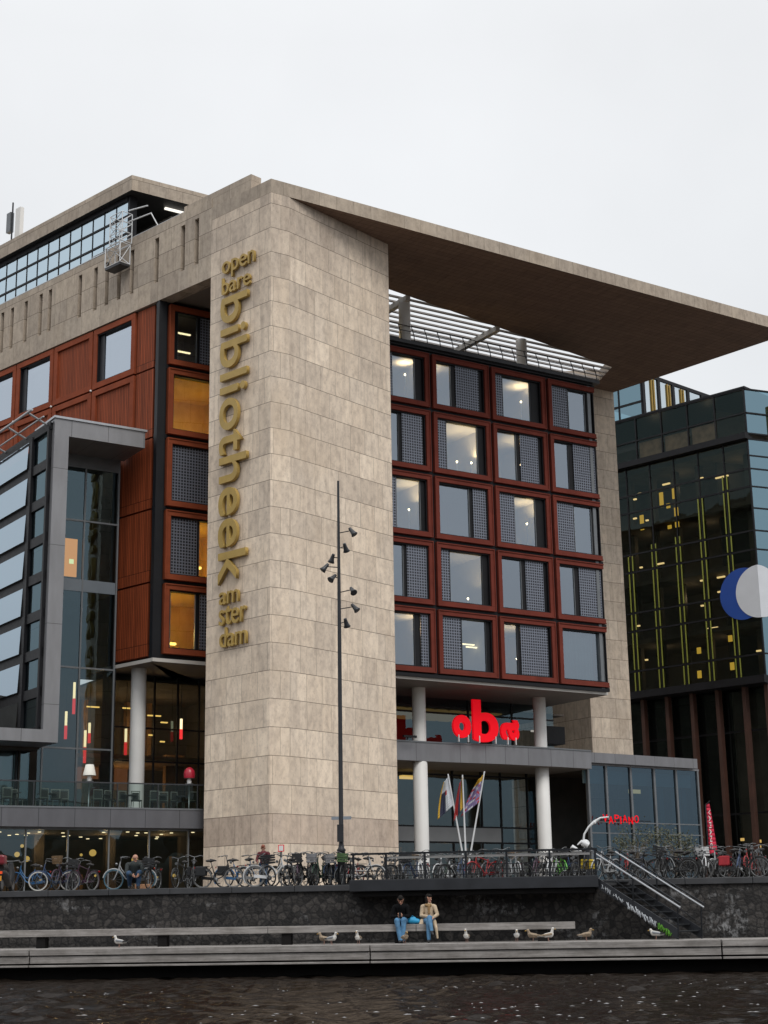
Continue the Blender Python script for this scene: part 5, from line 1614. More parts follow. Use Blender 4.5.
def make_bike(style):
    t = thing('bicycle', 'x', 'bicycle', (0, 0, 0))
    bb = (-0.06, 0, 0.28)
    rear, front = (-0.54, 0, 0.34), (0.56, 0, 0.34)
    st_, ht, hb = (-0.22, 0, 0.80), (0.33, 0, 0.94), (0.38, 0, 0.72)
    wheel(t, rear[0]); wheel(t, front[0])
    b = MB(); r = 0.019
    b.tube([bb, st_], r, 7); b.tube([ht, hb], r * 1.15, 7)
    if style == 'step':
        b.tube([bb, (0.16, 0, 0.38), (0.31, 0, 0.60), hb], r * 1.1, 7); b.tube([(-0.13, 0, 0.52), (0.14, 0, 0.50), (0.29, 0, 0.68), (0.355, 0, 0.82)], r * 0.9, 7)
    else:
        b.tube([bb, hb], r * 1.1, 7); b.tube([(-0.205, 0, 0.75), (0.34, 0, 0.88)], r, 7)
    for s_ in (-1, 1):
        b.tube([bb, (-0.3, 0.045 * s_, 0.31), (rear[0], 0.055 * s_, 0.34)], 0.010, 6)
        b.tube([(-0.205, 0.02 * s_, 0.74), (-0.4, 0.05 * s_, 0.52), (rear[0], 0.055 * s_, 0.34)], 0.009, 6)
        b.tube([hb, (0.43, 0.05 * s_, 0.60), (0.52, 0.05 * s_, 0.40), (front[0], 0.05 * s_, 0.34)], [0.014, 0.013, 0.010, 0.010], 6)
    b.build('frame', 'bikepaint', t)
    b = MB()
    b.tube([ht, (0.30, 0, 1.03)], 0.014, 7)
    bar = [(0.06, 0.29, 1.06), (0.20, 0.29, 1.09), (0.30, 0.20, 1.10), (0.32, 0.06, 1.05), (0.31, 0, 1.04), (0.32, -0.06, 1.05), (0.30, -0.20, 1.10), (0.20, -0.29, 1.09), (0.06, -0.29, 1.06)]
    if style == 'flat': bar = [(0.26, 0.32, 1.03), (0.33, 0.12, 1.04), (0.33, -0.12, 1.04), (0.26, -0.32, 1.03)]
    b.tube(bar, 0.012, 6); h = b.build('handlebar', 'chrome', t)
    b = MB()
    for s_ in (0, -1): b.tube([bar[s_], tuple((Vector(bar[s_]) * 0.45 + Vector(bar[1 if s_ == 0 else -2]) * 0.55))], 0.018, 6)
    b.build('grip', 'rubber', h)
    MB().lathe((0.42, 0, 0.86), [(0, 0.02), (0.03, 0.045), (0.07, 0.05)], (1, 0, 0), 10).build('headlight', 'chrome', t)
    b = MB(); b.tube([st_, (-0.245, 0, 0.90)], 0.014, 6); sp = b.build('seat_post', 'chrome', t)
    b = MB()
    b.ball((-0.32, 0, 0.93), (0.12, 0.11, 0.045), 10, 6); b.tube([(-0.28, 0, 0.935), (-0.12, 0, 0.94), (-0.05, 0, 0.925)], [0.07, 0.03, 0.018], 8)
    b.build('saddle', 'rubber', t)
    for x, a0, a1 in ((rear[0], 20, 215), (front[0], 10, 150)):
        MB().ring((x, 0, 0.34), (0, -1, 0), 0.362, 0.022, 18, 5, 0, a0, a1).build('mudguard', 'bikepaint', t)
    b = MB()
    for s_ in (-1, 1):
        b.tube([(-0.30, 0.06 * s_, 0.74), (-0.80, 0.06 * s_, 0.74)], 0.008, 5); b.tube([(-0.70, 0.06 * s_, 0.74), (rear[0], 0.065 * s_, 0.36)], 0.007, 5)
    for x in (-0.36, -0.5, -0.64, -0.78): b.tube([(x, -0.06, 0.74), (x, 0.06, 0.74)], 0.007, 5)
    b.build('rear_rack', 'steel', t)
    b = MB(); b.para((-0.56, -0.075, 0.30), (0.56, 0, -0.05), (0, 0.03, 0), (0, 0, 0.10)); b.build('chain_guard', 'bikepaint', t)
    b = MB()
    b.lathe((bb[0], -0.11, bb[2]), [(0, 0.014), (0.02, 0.014), (0.021, 0.085), (0.03, 0.085), (0.031, 0.014), (0.22, 0.014)], (0, 1, 0), 12)
    b.tube([(bb[0], -0.10, bb[2]), (bb[0] + 0.12, -0.11, bb[2] - 0.12)], 0.011, 5); b.tube([(bb[0], 0.10, bb[2]), (bb[0] - 0.12, 0.11, bb[2] + 0.12)], 0.011, 5)
    ck = b.build('crankset', 'chrome', t)
    for s_ in (-1, 1): MB().box((bb[0] - 0.12 * s_, 0.16 * s_, bb[2] + 0.12 * s_), (0.09, 0.08, 0.025)).build('pedal', 'rubber', ck)
    b = MB(); b.tube([(-0.36, 0.06, 0.30), (-0.40, 0.20, 0.01)], 0.009, 5); b.build('kickstand', 'steel', t)
    MB().box((-0.83, 0, 0.70), (0.03, 0.07, 0.05)).build('tail_light', 'redlens', t)
    return t
def add_extra(t, kind):
    if kind == 'crate':
        b = MB()
        for z in (0.79, 0.87, 0.95, 1.02):
            for y in (-0.16, 0.16): b.box((0.60, y, z), (0.34, 0.015, 0.055))
            for x in (0.43, 0.77): b.box((x, 0, z), (0.015, 0.32, 0.055))
        b.box((0.60, 0, 0.765), (0.34, 0.32, 0.015))
        b.build('front_crate', 'carrier', t)
    if kind == 'pannier':
        b = MB()
        for s_ in (-1, 1): b.para((-0.78, 0.08 * s_, 0.42), (0.36, 0, 0), (0, 0.13 * s_, 0), (0.02, 0, 0.32))
        b.build('pannier', 'carrier', t, bevel=0.03)
    if kind == 'basket':
        b = MB()
        for k in range(6): b.ring((0.52, 0, 0.90 + k * 0.05), (0, 0, 1), 0.15 + 0.008 * k, 0.009, 16, 4)
        for k in range(16):
            a = k * math.pi / 8
            b.tube([(0.52 + 0.15 * math.cos(a), 0.15 * math.sin(a), 0.90), (0.52 + 0.19 * math.cos(a), 0.19 * math.sin(a), 1.15)], 0.006, 4)
        b.build('basket', pm('wicker', (0.16, 0.10, 0.05), 0.8, 0, 0.3, 8), t)
protos = {}
for style, extra in (('step', ''), ('step', 'crate'), ('step', 'pannier'), ('step', 'basket'), ('diamond', ''), ('diamond', 'pannier'), ('flat', '')):
    t = make_bike(style); add_extra(t, extra)
    protos[(style, extra)] = t
PAINT = {k: pm('bike_' + k.replace(' ', '_'), c, 0.35, 0, 0.12, 5) for k, c in {
    'black': (0.010, 0.010, 0.011), 'dark blue': (0.02, 0.045, 0.11), 'blue': (0.03, 0.13, 0.30), 'dark purple': (0.05, 0.018, 0.04), 'white': (0.55, 0.56, 0.57), 'red': (0.30, 0.014, 0.016),
    'green': (0.12, 0.42, 0.05), 'grey': (0.13, 0.135, 0.14), 'dark green': (0.02, 0.055, 0.03), 'silver': (0.38, 0.39, 0.40)}.items()}
TY = {'white': pm('cream_tyre', (0.50, 0.49, 0.46), 0.7, 0, 0.1, 8), 'blue': pm('blue_tyre', (0.05, 0.13, 0.18), 0.7, 0, 0.1, 8), 'grey': pm('grey_tyre', (0.15, 0.15, 0.15), 0.7, 0, 0.1, 8)}
used = set()
def put_bike(u, n, deg, colour, style='step', extra='', lean=0.0, tyre=None, label='', group='', z=Z, crate=None):
    p = protos[(style, extra)]
    rec = {'bike_paint': PAINT[colour]}
    if tyre: rec['black_tyre'] = TY[tyre]
    if crate: rec['carrier_fabric'] = crate
    o = copy_tree(p, rec)
    o.location = FQ.P(u, n, z)
    o.rotation_euler = (R(lean), 0, R(deg - 8))
    k_ = random.uniform(0.90, 0.97); o.scale = (k_, k_, k_)
    o['label'] = label; o['group'] = group
    return o
def U(px, n=-1.0, dz=1.2):
    # distance along the quay of something seen at column px of the survey photograph
    k = (px - 390.1) / 1569.56
    return (k * ((50 - 0.9903 * n) * 0.9676 + dz * 0.2526) + 0.1392 * n) / (0.9903 + k * 0.1392 * 0.9676)
C_WHITE = pm('white_crate', (0.5, 0.5, 0.5), 0.7, 0, 0.1, 5); C_GREY = pm('grey_bag', (0.17, 0.17, 0.18), 0.8, 0, 0.2, 5); C_GREEN = pm('green_bag', (0.05, 0.10, 0.035), 0.8, 0, 0.2, 5); C_RED = pm('red_bag', (0.34, 0.02, 0.03), 0.8, 0, 0.2, 5); C_YEL = pm('yellow_bag', (0.6, 0.42, 0.02), 0.7, 0, 0.2, 5); C_BLUE = pm('blue_bag', (0.06, 0.12, 0.2), 0.8, 0, 0.2, 5)
# zone A: before the shop front (px, n, heading, colour, style, extra, tyre)
A = [(30, -1.6, 172, 'blue', 'step', '', None, None), (54, -0.75, 205, 'dark blue', 'step', '', 'white', None), (64, -0.9, 262, 'dark purple', 'step', 'basket', None, None), (73, -1.0, 284, 'black', 'step', 'crate', None, None), (82, -1.1, 250, 'dark purple', 'diamond', '', 'grey', None),
     (130, -0.9, 188, 'silver', 'step', '', 'blue', None), (153, -1.0, 268, 'black', 'step', 'crate', None, None), (182, -1.6, 262, 'black', 'diamond', '', None, None), (192, -1.3, 285, 'black', 'step', 'pannier', None, None)]
B = [(218, -0.8, 2, 'black', 'step', 'pannier', 'grey', None), (240, -1.3, 10, 'blue', 'step', 'pannier', None, None), (257, -1.0, 330, 'silver', 'step', 'crate', None, None), (271, -0.8, 15, 'white', 'step', '', 'grey', C_WHITE), (284, -1.5, 240, 'black', 'step', '', None, None), (292, -0.8, 266, 'black', 'diamond', '', None, None),
     (299, -0.9, 280, 'dark purple', 'step', 'crate', None, None), (306, -0.8, 255, 'black', 'step', '', 'grey', None), (314, -0.9, 276, 'black', 'step', 'crate', None, C_GREY), (321, -1.0, 262, 'dark green', 'step', '', None, None), (328, -0.85, 290, 'black', 'step', 'crate', None, C_GREY), (335, -1.2, 258, 'dark blue', 'diamond', '', None, None),
     (344, -0.75, 270, 'black', 'step', 'crate', None, C_GREEN), (351, -1.0, 285, 'black', 'step', 'pannier', None, C_BLUE), (360, -1.1, 4, 'silver', 'step', '', None, None), (375, -1.5, 20, 'black', 'step', '', None, None),
     (296, -1.7, 250, 'black', 'step', '', None, None), (310, -1.8, 283, 'grey', 'diamond', '', None, None), (325, -1.9, 240, 'black', 'step', 'pannier', None, None), (340, -2.0, 300, 'black', 'step', '', None, None), (356, -1.9, 262, 'red', 'step', '', None, None)]
Dz = []
colsD = ['black', 'grey', 'black', 'dark blue', 'white', 'black', 'white', 'black', 'dark blue', 'black', 'red', 'grey', 'black', 'silver', 'black', 'dark purple', 'black', 'white', 'green', 'black', 'black']
for i, c in enumerate(colsD):
    Dz.append((388 + i * 9.7 + rng.uniform(-2, 2), -1.2 - rng.uniform(0, 1.8), 265 + rng.uniform(-35, 35), c, ['step', 'diamond', 'flat'][i % 3], ['', '', '', 'crate', ''][i % 5] if i % 3 == 0 else '', 'grey' if i % 4 == 0 else None, [None, C_WHITE, C_BLUE][i % 3]))
Dz[-1] = (582, -1.4, 250, 'black', 'step', 'pannier', None, C_YEL)
for k_, (px_, c_) in enumerate(((393, 'black'), (421, 'black'), (446, 'dark green'), (476, 'black'), (508, 'black'), (537, 'black'), (560, 'dark blue'))): Dz.append((px_, -3.2 - 0.2 * k_ % 1, 240 + 17 * k_, c_, 'step', ['', 'basket', ''][k_ % 3], None, None))
E_ = []
colsE = ['silver', 'black', 'black', 'red', 'black', 'black', 'dark blue', 'black', 'black', 'grey', 'black', 'black', 'black', 'black', 'white', 'black', 'black', 'silver', 'black', 'dark blue', 'black', 'red', 'black', 'black', 'grey']
for i, c in enumerate(colsE):
    hd = 262 + rng.uniform(-34, 34)
    if i in (2, 7, 10, 12, 15, 20): hd = rng.choice((8, 178, 195, 340))
    E_.append((606 + i * 6.9 + rng.uniform(-2, 2), -0.9 - rng.uniform(0, 2.4), hd, c, ['step', 'step', 'diamond', 'flat'][i % 4], 'crate' if i in (8, 16) else ('pannier' if i in (11, 20) else ''), 'grey' if i in (5, 12, 17) else None, {8: None, 16: C_WHITE, 20: C_RED}.get(i)))
# vary: widths given so that flat/diamond have no extras but panniers
def fix(style, extra):
    return (style, extra) if (style, extra) in protos else ('step', extra)
SN = {'step': 'step-through', 'diamond': 'diamond-frame', 'flat': 'flat-bar'}
for zone, rows, where in (('bicycles before the shop front', A, 'before the ground-floor shop windows'), ('bicycles before the stone tower', B, 'before the stone tower'), ('bicycles behind the landing railing', Dz, 'behind the black landing railing'), ('bicycles right of the stairs', E_, 'right of the quay stairs')):
    rows = sorted(rows, key=lambda r: r[0])
    for i, (px, n, deg, colour, style, extra, tyre, crate) in enumerate(rows):
        style, extra = fix(style, extra)
        ex = {'': '', 'crate': ' with front crate', 'pannier': ' with rear bags', 'basket': ' with basket'}[extra]
        lab = nth(i, where, '%s %s bicycle%s' % (colour, '', ex)).replace('  ', ' ')
        put_bike(U(px, n), n, deg, colour, style, extra, random.uniform(-9, 9), tyre, lab, zone, crate=crate)
def drop(o):
    for ch in list(o.children): drop(ch)
    bpy.data.objects.remove(o)
for t in protos.values(): drop(t)

# motor scooter at the left edge
sc = thing('motor_scooter', 'black scooter with a red top box and orange rear light, at the left edge', 'scooter', FQ.P(U(6, -1.0), -1.0, Z), R(95 - 8))
OFF[sc.name] = Vector()
for x in (-0.62, 0.62):
    w = MB().lathe((x, -0.05, 0.24), [(0, 0.15), (0.1, 0.15)], (0, 1, 0), 16).build('wheel', 'rim', sc)
    MB().ring((x, 0, 0.24), (0, 1, 0), 0.19, 0.055, 22, 8).build('tyre', 'tyre', w)
b = MB(); b.tube([(-0.78, 0, 0.62), (-0.5, 0, 0.56), (-0.15, 0, 0.45), (0.05, 0, 0.30), (0.35, 0, 0.28)], [0.12, 0.18, 0.17, 0.12, 0.12], 12); b.tube([(0.35, 0, 0.28), (0.46, 0, 0.6), (0.40, 0, 0.95)], [0.13, 0.16, 0.08], 12); b.tube([(0.62, 0, 0.50), (0.52, 0, 0.55), (0.45, 0, 0.85)], [0.10, 0.09, 0.05], 8); b.build('body', 'bikepaint', sc)
b = MB(); b.tube([(-0.72, 0, 0.76), (-0.35, 0, 0.78), (0.02, 0, 0.70)], [0.12, 0.14, 0.08], 10); b.build('seat', 'rubber', sc)
b = MB(); b.tube([(0.30, 0.32, 1.02), (0.40, 0.1, 1.0), (0.40, -0.1, 1.0), (0.30, -0.32, 1.02)], 0.02, 6); b.build('handlebar', 'chrome', sc)
b = MB(); b.box((-0.92, 0, 1.0), (0.36, 0.44, 0.30)); b.build('top_box', pm('dark_red_plastic', (0.16, 0.012, 0.02), 0.3, 0, 0.1, 2), sc, bevel=0.06)
b = MB(); b.box((-0.93, 0, 0.60), (0.05, 0.24, 0.08)); b.build('tail_light', emat('tail_glow', (1.0, 0.12, 0.04), 0.7), sc)
b = MB(); b.box((-0.90, 0, 0.42), (0.02, 0.20, 0.16)); b.build('number_plate', pm('orange_yellow_plate', (0.6, 0.28, 0.02), 0.5, 0, 0.1, 3), sc)

# ------------------------------------------------------------------ people and gulls: one continuous skin each
def body_mesh(name, caps, mats, parent, voxel=0.012, smooth=2):
    """caps: (p, q, r_p, r_q, material index); overlapping tapered limbs fused into one skin"""
    b = MB()
    for p, q, r0, r1, mi in caps:
        p, q = Vector(p), Vector(q)
        b.ball(p, r0, 14, 9)
        if (q - p).length > 1e-4:
            b.ball(q, r1, 14, 9)
            d = q - p
            # cone sides tangent-ish
            b.lathe(p, [(0, r0), (d.length, r1)], d, 14)
    me = bpy.data.meshes.new('tmp'); me.from_pydata(b.v, [], b.f)
    tmp = bpy.data.objects.new('tmp', me); C.objects.link(tmp)
    rm = tmp.modifiers.new('r', 'REMESH'); rm.mode = 'VOXEL'; rm.voxel_size = voxel
    smo = tmp.modifiers.new('s', 'SMOOTH'); smo.iterations = smooth; smo.factor = 0.5
    dg = bpy.context.evaluated_depsgraph_get()
    out = bpy.data.meshes.new_from_object(tmp.evaluated_get(dg))
    bpy.data.objects.remove(tmp); bpy.data.meshes.remove(me)
    out.name = name
    n = len(out.polygons)
    cen = np.zeros(n * 3); out.polygons.foreach_get('center', cen); cen = cen.reshape(-1, 3)
    best = np.full(n, 1e9); idx = np.zeros(n, dtype=np.int32)
    for p, q, r0, r1, mi in caps:
        p, q = np.array(p), np.array(q); d = q - p; L = d @ d
        t = np.clip(((cen - p) @ d) / L, 0, 1) if L > 1e-9 else np.zeros(n)
        dist = np.linalg.norm(cen - (p + t[:, None] * d), axis=1) - (r0 + (r1 - r0) * t)
        m = dist < best; best[m] = dist[m]; idx[m] = mi
    out.materials.clear()
    for m in mats: out.materials.append(M[m] if isinstance(m, str) else m)
    out.polygons.foreach_set('material_index', idx)
    out.polygons.foreach_set('use_smooth', np.ones(n, dtype=bool))
    out.update()
    o = bpy.data.objects.new(name, out); C.objects.link(o)
    if parent is not None: o.parent = parent; OFF[o.name] = Vector()
    return o
M['skin'] = pm('skin', (0.42, 0.22, 0.15), 0.55, 0, 0.08, 6)
M['hairdark'] = pm('dark_hair', (0.008, 0.006, 0.005), 0.75, 0, 0.5, 14, 0.8, spec=0.2)
M['hairred'] = pm('reddish_hair', (0.20, 0.05, 0.022), 0.5, 0, 0.3, 12)
M['denim'] = pm('blue_denim', (0.075, 0.19, 0.33), 0.85, 0, 0.4, 5, 0.8)
M['denimdark'] = pm('dark_denim', (0.03, 0.07, 0.14), 0.8, 0, 0.25, 6)
M['blackcloth'] = pm('black_jacket_cloth', (0.004, 0.004, 0.005), 0.9, 0, 0.5, 5, 0.8, spec=0.15)
M['beige'] = pm('beige_coat_cloth', (0.46, 0.36, 0.25), 0.85, 0, 0.28, 5, 0.8)
M['scarf'] = pm('ochre_scarf_cloth', (0.26, 0.16, 0.07), 0.85, 0, 0.2, 8)
M['shoe'] = pm('dark_shoe', (0.010, 0.010, 0.012), 0.45, 0, 0.2, 6)
M['maroon'] = pm('maroon_jacket_cloth', (0.10, 0.014, 0.02), 0.8, 0, 0.2, 5)
M['eye'] = pm('eye_dark', (0.01, 0.01, 0.01), 0.2, 0, 0, 3); M['lip'] = pm('lip', (0.30, 0.09, 0.08), 0.5, 0, 0.05, 3)
M['greyjacket'] = pm('charcoal_jacket_cloth', (0.022, 0.028, 0.028), 0.8, 0, 0.3, 5)
PM = ['skin', 'hairdark', 'denim', 'blackcloth', 'beige', 'scarf', 'shoe', 'maroon', 'eye', 'lip', 'denimdark', 'hairred', 'greyjacket']
PI_ = {k: i for i, k in enumerate(PM)}
def head_caps(c, f, up, bald=False, hair='hairdark', longhair=False):
    """c: skull centre, f: facing, up: crown direction"""
    c, f, up = Vector(c), Vector(f).normalized(), Vector(up).normalized()
    s_ = f.cross(up).normalized(); up = s_.cross(f).normalized()
    sk = PI_['skin']; h = PI_[hair]
    L = []
    P = lambda a, b_, d: tuple(c + f * a + up * b_ + s_ * d)
    L.append((P(0.0, 0.01, 0), P(0.015, -0.075, 0), 0.088, 0.058, sk))
    L.append((P(0.085, -0.015, 0), P(0.108, -0.040, 0), 0.012, 0.016, sk))      # nose
    L.append((P(0.070, -0.105, 0), P(0.070, -0.105, 0), 0.026, 0.026, sk))      # chin
    for d in (-1, 1):
        L.append((P(0.082, 0.0, 0.030 * d), P(0.082, 0.0, 0.030 * d), 0.008, 0.008, PI_['eye']))
        L.append((P(0.0, -0.01, 0.088 * d), P(-0.005, -0.035, 0.086 * d), 0.018, 0.013, sk))
        L.append((P(0.080, -0.072, 0.012 * d), P(0.078, -0.070, 0.022 * d), 0.009, 0.007, PI_['lip']))
    if not bald:
        L.append((P(-0.020, 0.045, 0), P(-0.035, -0.02, 0), 0.088, 0.085, h)); L.append((P(0.045, 0.072, 0), P(-0.03, 0.07, 0), 0.056, 0.066, h)); L.append((P(0.055, 0.06, -0.04), P(0.055, 0.06, 0.04), 0.034, 0.034, h))
        if longhair:
            for d in (-1, 1): L.append((P(-0.02, 0.0, 0.075 * d), P(0.0, -0.20, 0.085 * d), 0.05, 0.035, h))
            L.append((P(-0.06, -0.02, 0), P(-0.07, -0.22, 0), 0.07, 0.05, h))
    return L
def hand_caps(w, d, side, curl):
    """wrist w, pointing d; side: direction of the thumb; curl: direction the fingers bend to"""
    w, d, side, curl = Vector(w), Vector(d).normalized(), Vector(side).normalized(), Vector(curl).normalized()
    sk = PI_['skin']; L = []
    for k, l in zip((0.030, 0.010, -0.010, -0.030), (0.070, 0.078, 0.072, 0.056)):
        b0 = w + d * 0.015 + side * k * 0.75; b1 = w + d * 0.085 + side * k
        L.append((tuple(b0), tuple(b1), 0.017, 0.0125, sk))
        m = b1 + (d * 0.75 + curl * 0.65).normalized() * l * 0.55
        e = m + (d * 0.25 + curl).normalized() * l * 0.5
        L.append((tuple(b1), tuple(m), 0.0105, 0.0095, sk)); L.append((tuple(m), tuple(e), 0.0095, 0.008, sk))
    t0 = w + d * 0.03 + side * 0.028; t1 = t0 + (side + d * 0.7).normalized() * 0.045; t2 = t1 + (d + curl * 0.5).normalized() * 0.035
    L += [(tuple(t0), tuple(t1), 0.014, 0.012, sk), (tuple(t1), tuple(t2), 0.011, 0.009, sk)]
    return L
def limb(L, pts, rs, mi):
    for i in range(len(pts) - 1): L.append((pts[i], pts[i + 1], rs[i], rs[i + 1], PI_[mi]))

# local axes: x = along the bench to the right, y = towards the wall, facing -y; z above the dock
def person(name, label, L, loc, rz):
    t = thing(name, label, 'person', loc, rz)
    OFF[t.name] = Vector()
    body_mesh('body', L, PM, t, 0.0095, 1)
    return t
SEAT = 0.54
# 1: figure in black bent over a phone
L = []
limb(L, [(0, 0.02, SEAT + 0.10), (0, 0.0, SEAT + 0.30), (0.01, -0.10, SEAT + 0.50)], [0.15, 0.155, 0.14], 'blackcloth')
limb(L, [(-0.16, -0.08, SEAT + 0.50), (0.18, -0.08, SEAT + 0.50)], [0.075, 0.075], 'blackcloth')
limb(L, [(-0.19, -0.08, SEAT + 0.48), (-0.25, -0.14, SEAT + 0.22), (-0.06, -0.34, SEAT + 0.22)], [0.07, 0.058, 0.042], 'blackcloth')
limb(L, [(0.20, -0.08, SEAT + 0.48), (0.25, -0.16, SEAT + 0.22), (0.10, -0.36, SEAT + 0.24)], [0.07, 0.058, 0.042], 'blackcloth')
L += hand_caps((-0.05, -0.35, SEAT + 0.22), (0.55, -0.5, 0.2), (0, 0, 1), (0.6, 0.2, 0.3)); L += hand_caps((0.09, -0.37, SEAT + 0.24), (-0.55, -0.5, 0.2), (0, 0, 1), (-0.6, 0.2, 0.3))
limb(L, [(0.01, -0.11, SEAT + 0.54), (0.02, -0.17, SEAT + 0.62)], [0.055, 0.052], 'skin')
L += head_caps((0.02, -0.20, SEAT + 0.70), (0.05, -0.85, -0.55), (0, -0.5, 0.85), False, 'hairdark', True)
limb(L, [(-0.10, 0.0, SEAT + 0.08), (-0.07, -0.42, SEAT + 0.10), (0.02, -0.48, 0.10)], [0.115, 0.085, 0.055], 'denim')
limb(L, [(0.10, 0.0, SEAT + 0.08), (0.13, -0.43, SEAT + 0.12), (0.11, -0.46, 0.10)], [0.115, 0.085, 0.055], 'denim')
limb(L, [(0.02, -0.47, 0.06), (0.03, -0.62, 0.045)], [0.05, 0.04], 'shoe'); limb(L, [(0.11, -0.45, 0.06), (0.13, -0.60, 0.045)], [0.05, 0.04], 'shoe')
p1 = person('person', 'seated person in black jacket and blue jeans bent over a phone on the bench', L, FQ.P(0.58, 1.86, 0.88), R(-8))
MB().box((0.02, -0.44, SEAT + 0.28), (0.07, 0.012, 0.13)).build('phone', 'steel', p1)
# 2: woman in beige coat, legs crossed, looking right
L = []
limb(L, [(0, 0.02, SEAT + 0.10), (0.01, 0.02, SEAT + 0.30), (0.0, -0.01, SEAT + 0.50)], [0.155, 0.145, 0.13], 'beige')
limb(L, [(-0.15, 0.0, SEAT + 0.50), (0.15, 0.0, SEAT + 0.50)], [0.068, 0.068], 'beige')
limb(L, [(-0.18, 0.0, SEAT + 0.49), (-0.21, -0.06, SEAT + 0.24), (0.02, -0.28, SEAT + 0.20)], [0.066, 0.055, 0.042], 'beige')
limb(L, [(0.18, 0.0, SEAT + 0.49), (0.27, -0.10, SEAT + 0.26), (0.18, -0.34, SEAT + 0.18)], [0.066, 0.055, 0.042], 'beige')
L += hand_caps((0.03, -0.29, SEAT + 0.20), (0.8, -0.45, -0.1), (0, -0.3, 1), (0.3, -0.3, -0.8)); L += hand_caps((0.17, -0.35, SEAT + 0.18), (-0.3, -0.8, -0.3), (-1, 0, 0.2), (-0.1, -0.2, -1))
limb(L, [(-0.17, -0.06, SEAT + 0.06), (-0.24, -0.24, SEAT - 0.06)], [0.10, 0.045], 'beige'); limb(L, [(0.18, -0.2, SEAT + 0.06), (0.25, -0.36, SEAT - 0.12), (0.29, -0.38, 0.14)], [0.07, 0.05, 0.03], 'beige')
limb(L, [(-0.05, -0.11, SEAT + 0.53), (0.06, -0.11, SEAT + 0.53)], [0.05, 0.05], 'scarf'); limb(L, [(0.03, -0.14, SEAT + 0.50), (0.03, -0.16, SEAT + 0.30)], [0.045, 0.03], 'scarf')
limb(L, [(0, -0.02, SEAT + 0.55), (0.01, -0.03, SEAT + 0.63)], [0.052, 0.05], 'skin')
L += head_caps((0.02, -0.04, SEAT + 0.73), (0.75, -0.65, -0.05), (0, 0, 1), False, 'hairdark', True)
limb(L, [(-0.09, 0.0, SEAT + 0.08), (0.03, -0.42, SEAT + 0.08), (0.04, -0.44, 0.10)], [0.11, 0.08, 0.052], 'denim')
limb(L, [(0.10, 0.0, SEAT + 0.10), (0.07, -0.44, SEAT + 0.17), (0.14, -0.56, SEAT - 0.18)], [0.11, 0.08, 0.052], 'denim')
limb(L, [(0.04, -0.43, 0.06), (0.05, -0.60, 0.045)], [0.048, 0.038], 'shoe'); limb(L, [(0.14, -0.56, SEAT - 0.22), (0.20, -0.70, SEAT - 0.30)], [0.048, 0.035], 'shoe')
person('person', 'seated person in a beige coat and blue jeans, legs crossed, looking right', L, FQ.P(1.40, 1.86, 0.88), R(-8))
# cyan bag between them
bg = thing('shopping_bag', 'bright cyan bag lying on the bench between the two seated people', 'bag', FQ.P(0.98, 1.9, 1.42), R(-8)); OFF[bg.name] = Vector()
M['cyan'] = pm('cyan_plastic', (0.02, 0.30, 0.55), 0.45, 0, 0.12, 6)
body_mesh('bag_body', [((-0.12, 0, 0.10), (0.10, -0.03, 0.08), 0.10, 0.075, 0), ((-0.05, 0, 0.14), (0.0, 0, 0.16), 0.07, 0.05, 0), ((0.10, 0, 0.06), (0.19, 0, 0.04), 0.06, 0.025, 0)], ['cyan'], bg, 0.012, 2)
MB().tube([(-0.1, 0, 0.2), (-0.06, 0, 0.24), (0.0, 0, 0.2)], 0.008, 5).build('handle', 'cyan', bg)
# 3: crouching bald man among the bicycles
L = []
limb(L, [(0, 0.05, 0.36), (0.0, -0.02, 0.58), (0.02, -0.14, 0.78)], [0.16, 0.165, 0.15], 'greyjacket')
limb(L, [(-0.18, -0.12, 0.78), (0.20, -0.12, 0.78)], [0.08, 0.08], 'greyjacket')
limb(L, [(-0.21, -0.12, 0.77), (-0.24, -0.25, 0.52), (-0.06, -0.46, 0.44)], [0.075, 0.06, 0.045], 'greyjacket'); limb(L, [(0.23, -0.12, 0.77), (0.28, -0.24, 0.52), (0.16, -0.46, 0.44)], [0.075, 0.06, 0.045], 'greyjacket')
L += hand_caps((-0.05, -0.48, 0.43), (0.4, -0.8, -0.1), (0, 0, 1), (0.5, 0, -0.6)); L += hand_caps((0.15, -0.48, 0.43), (-0.3, -0.8, -0.1), (0, 0, 1), (-0.5, 0, -0.6))
limb(L, [(0.02, -0.16, 0.84), (0.03, -0.19, 0.92)], [0.06, 0.058], 'skin')
L += head_caps((0.03, -0.22, 1.0), (0.35, -0.85, -0.25), (0, -0.2, 1), True)
limb(L, [(-0.10, 0.06, 0.32), (-0.16, -0.34, 0.50), (-0.12, -0.05, 0.12)], [0.12, 0.09, 0.06], 'denimdark'); limb(L, [(0.10, 0.06, 0.32), (0.17, -0.36, 0.52), (0.14, -0.28, 0.10)], [0.12, 0.09, 0.06], 'denimdark')
limb(L, [(-0.12, -0.06, 0.07), (-0.13, -0.2, 0.05)], [0.06, 0.045], 'shoe'); limb(L, [(0.14, -0.27, 0.07), (0.15, -0.43, 0.05)], [0.06, 0.045], 'shoe')
person('person', 'crouching bald person in a dark jacket among the bicycles before the shop windows', L, FQ.P(U(134, -0.9), -0.85, Z), R(10))
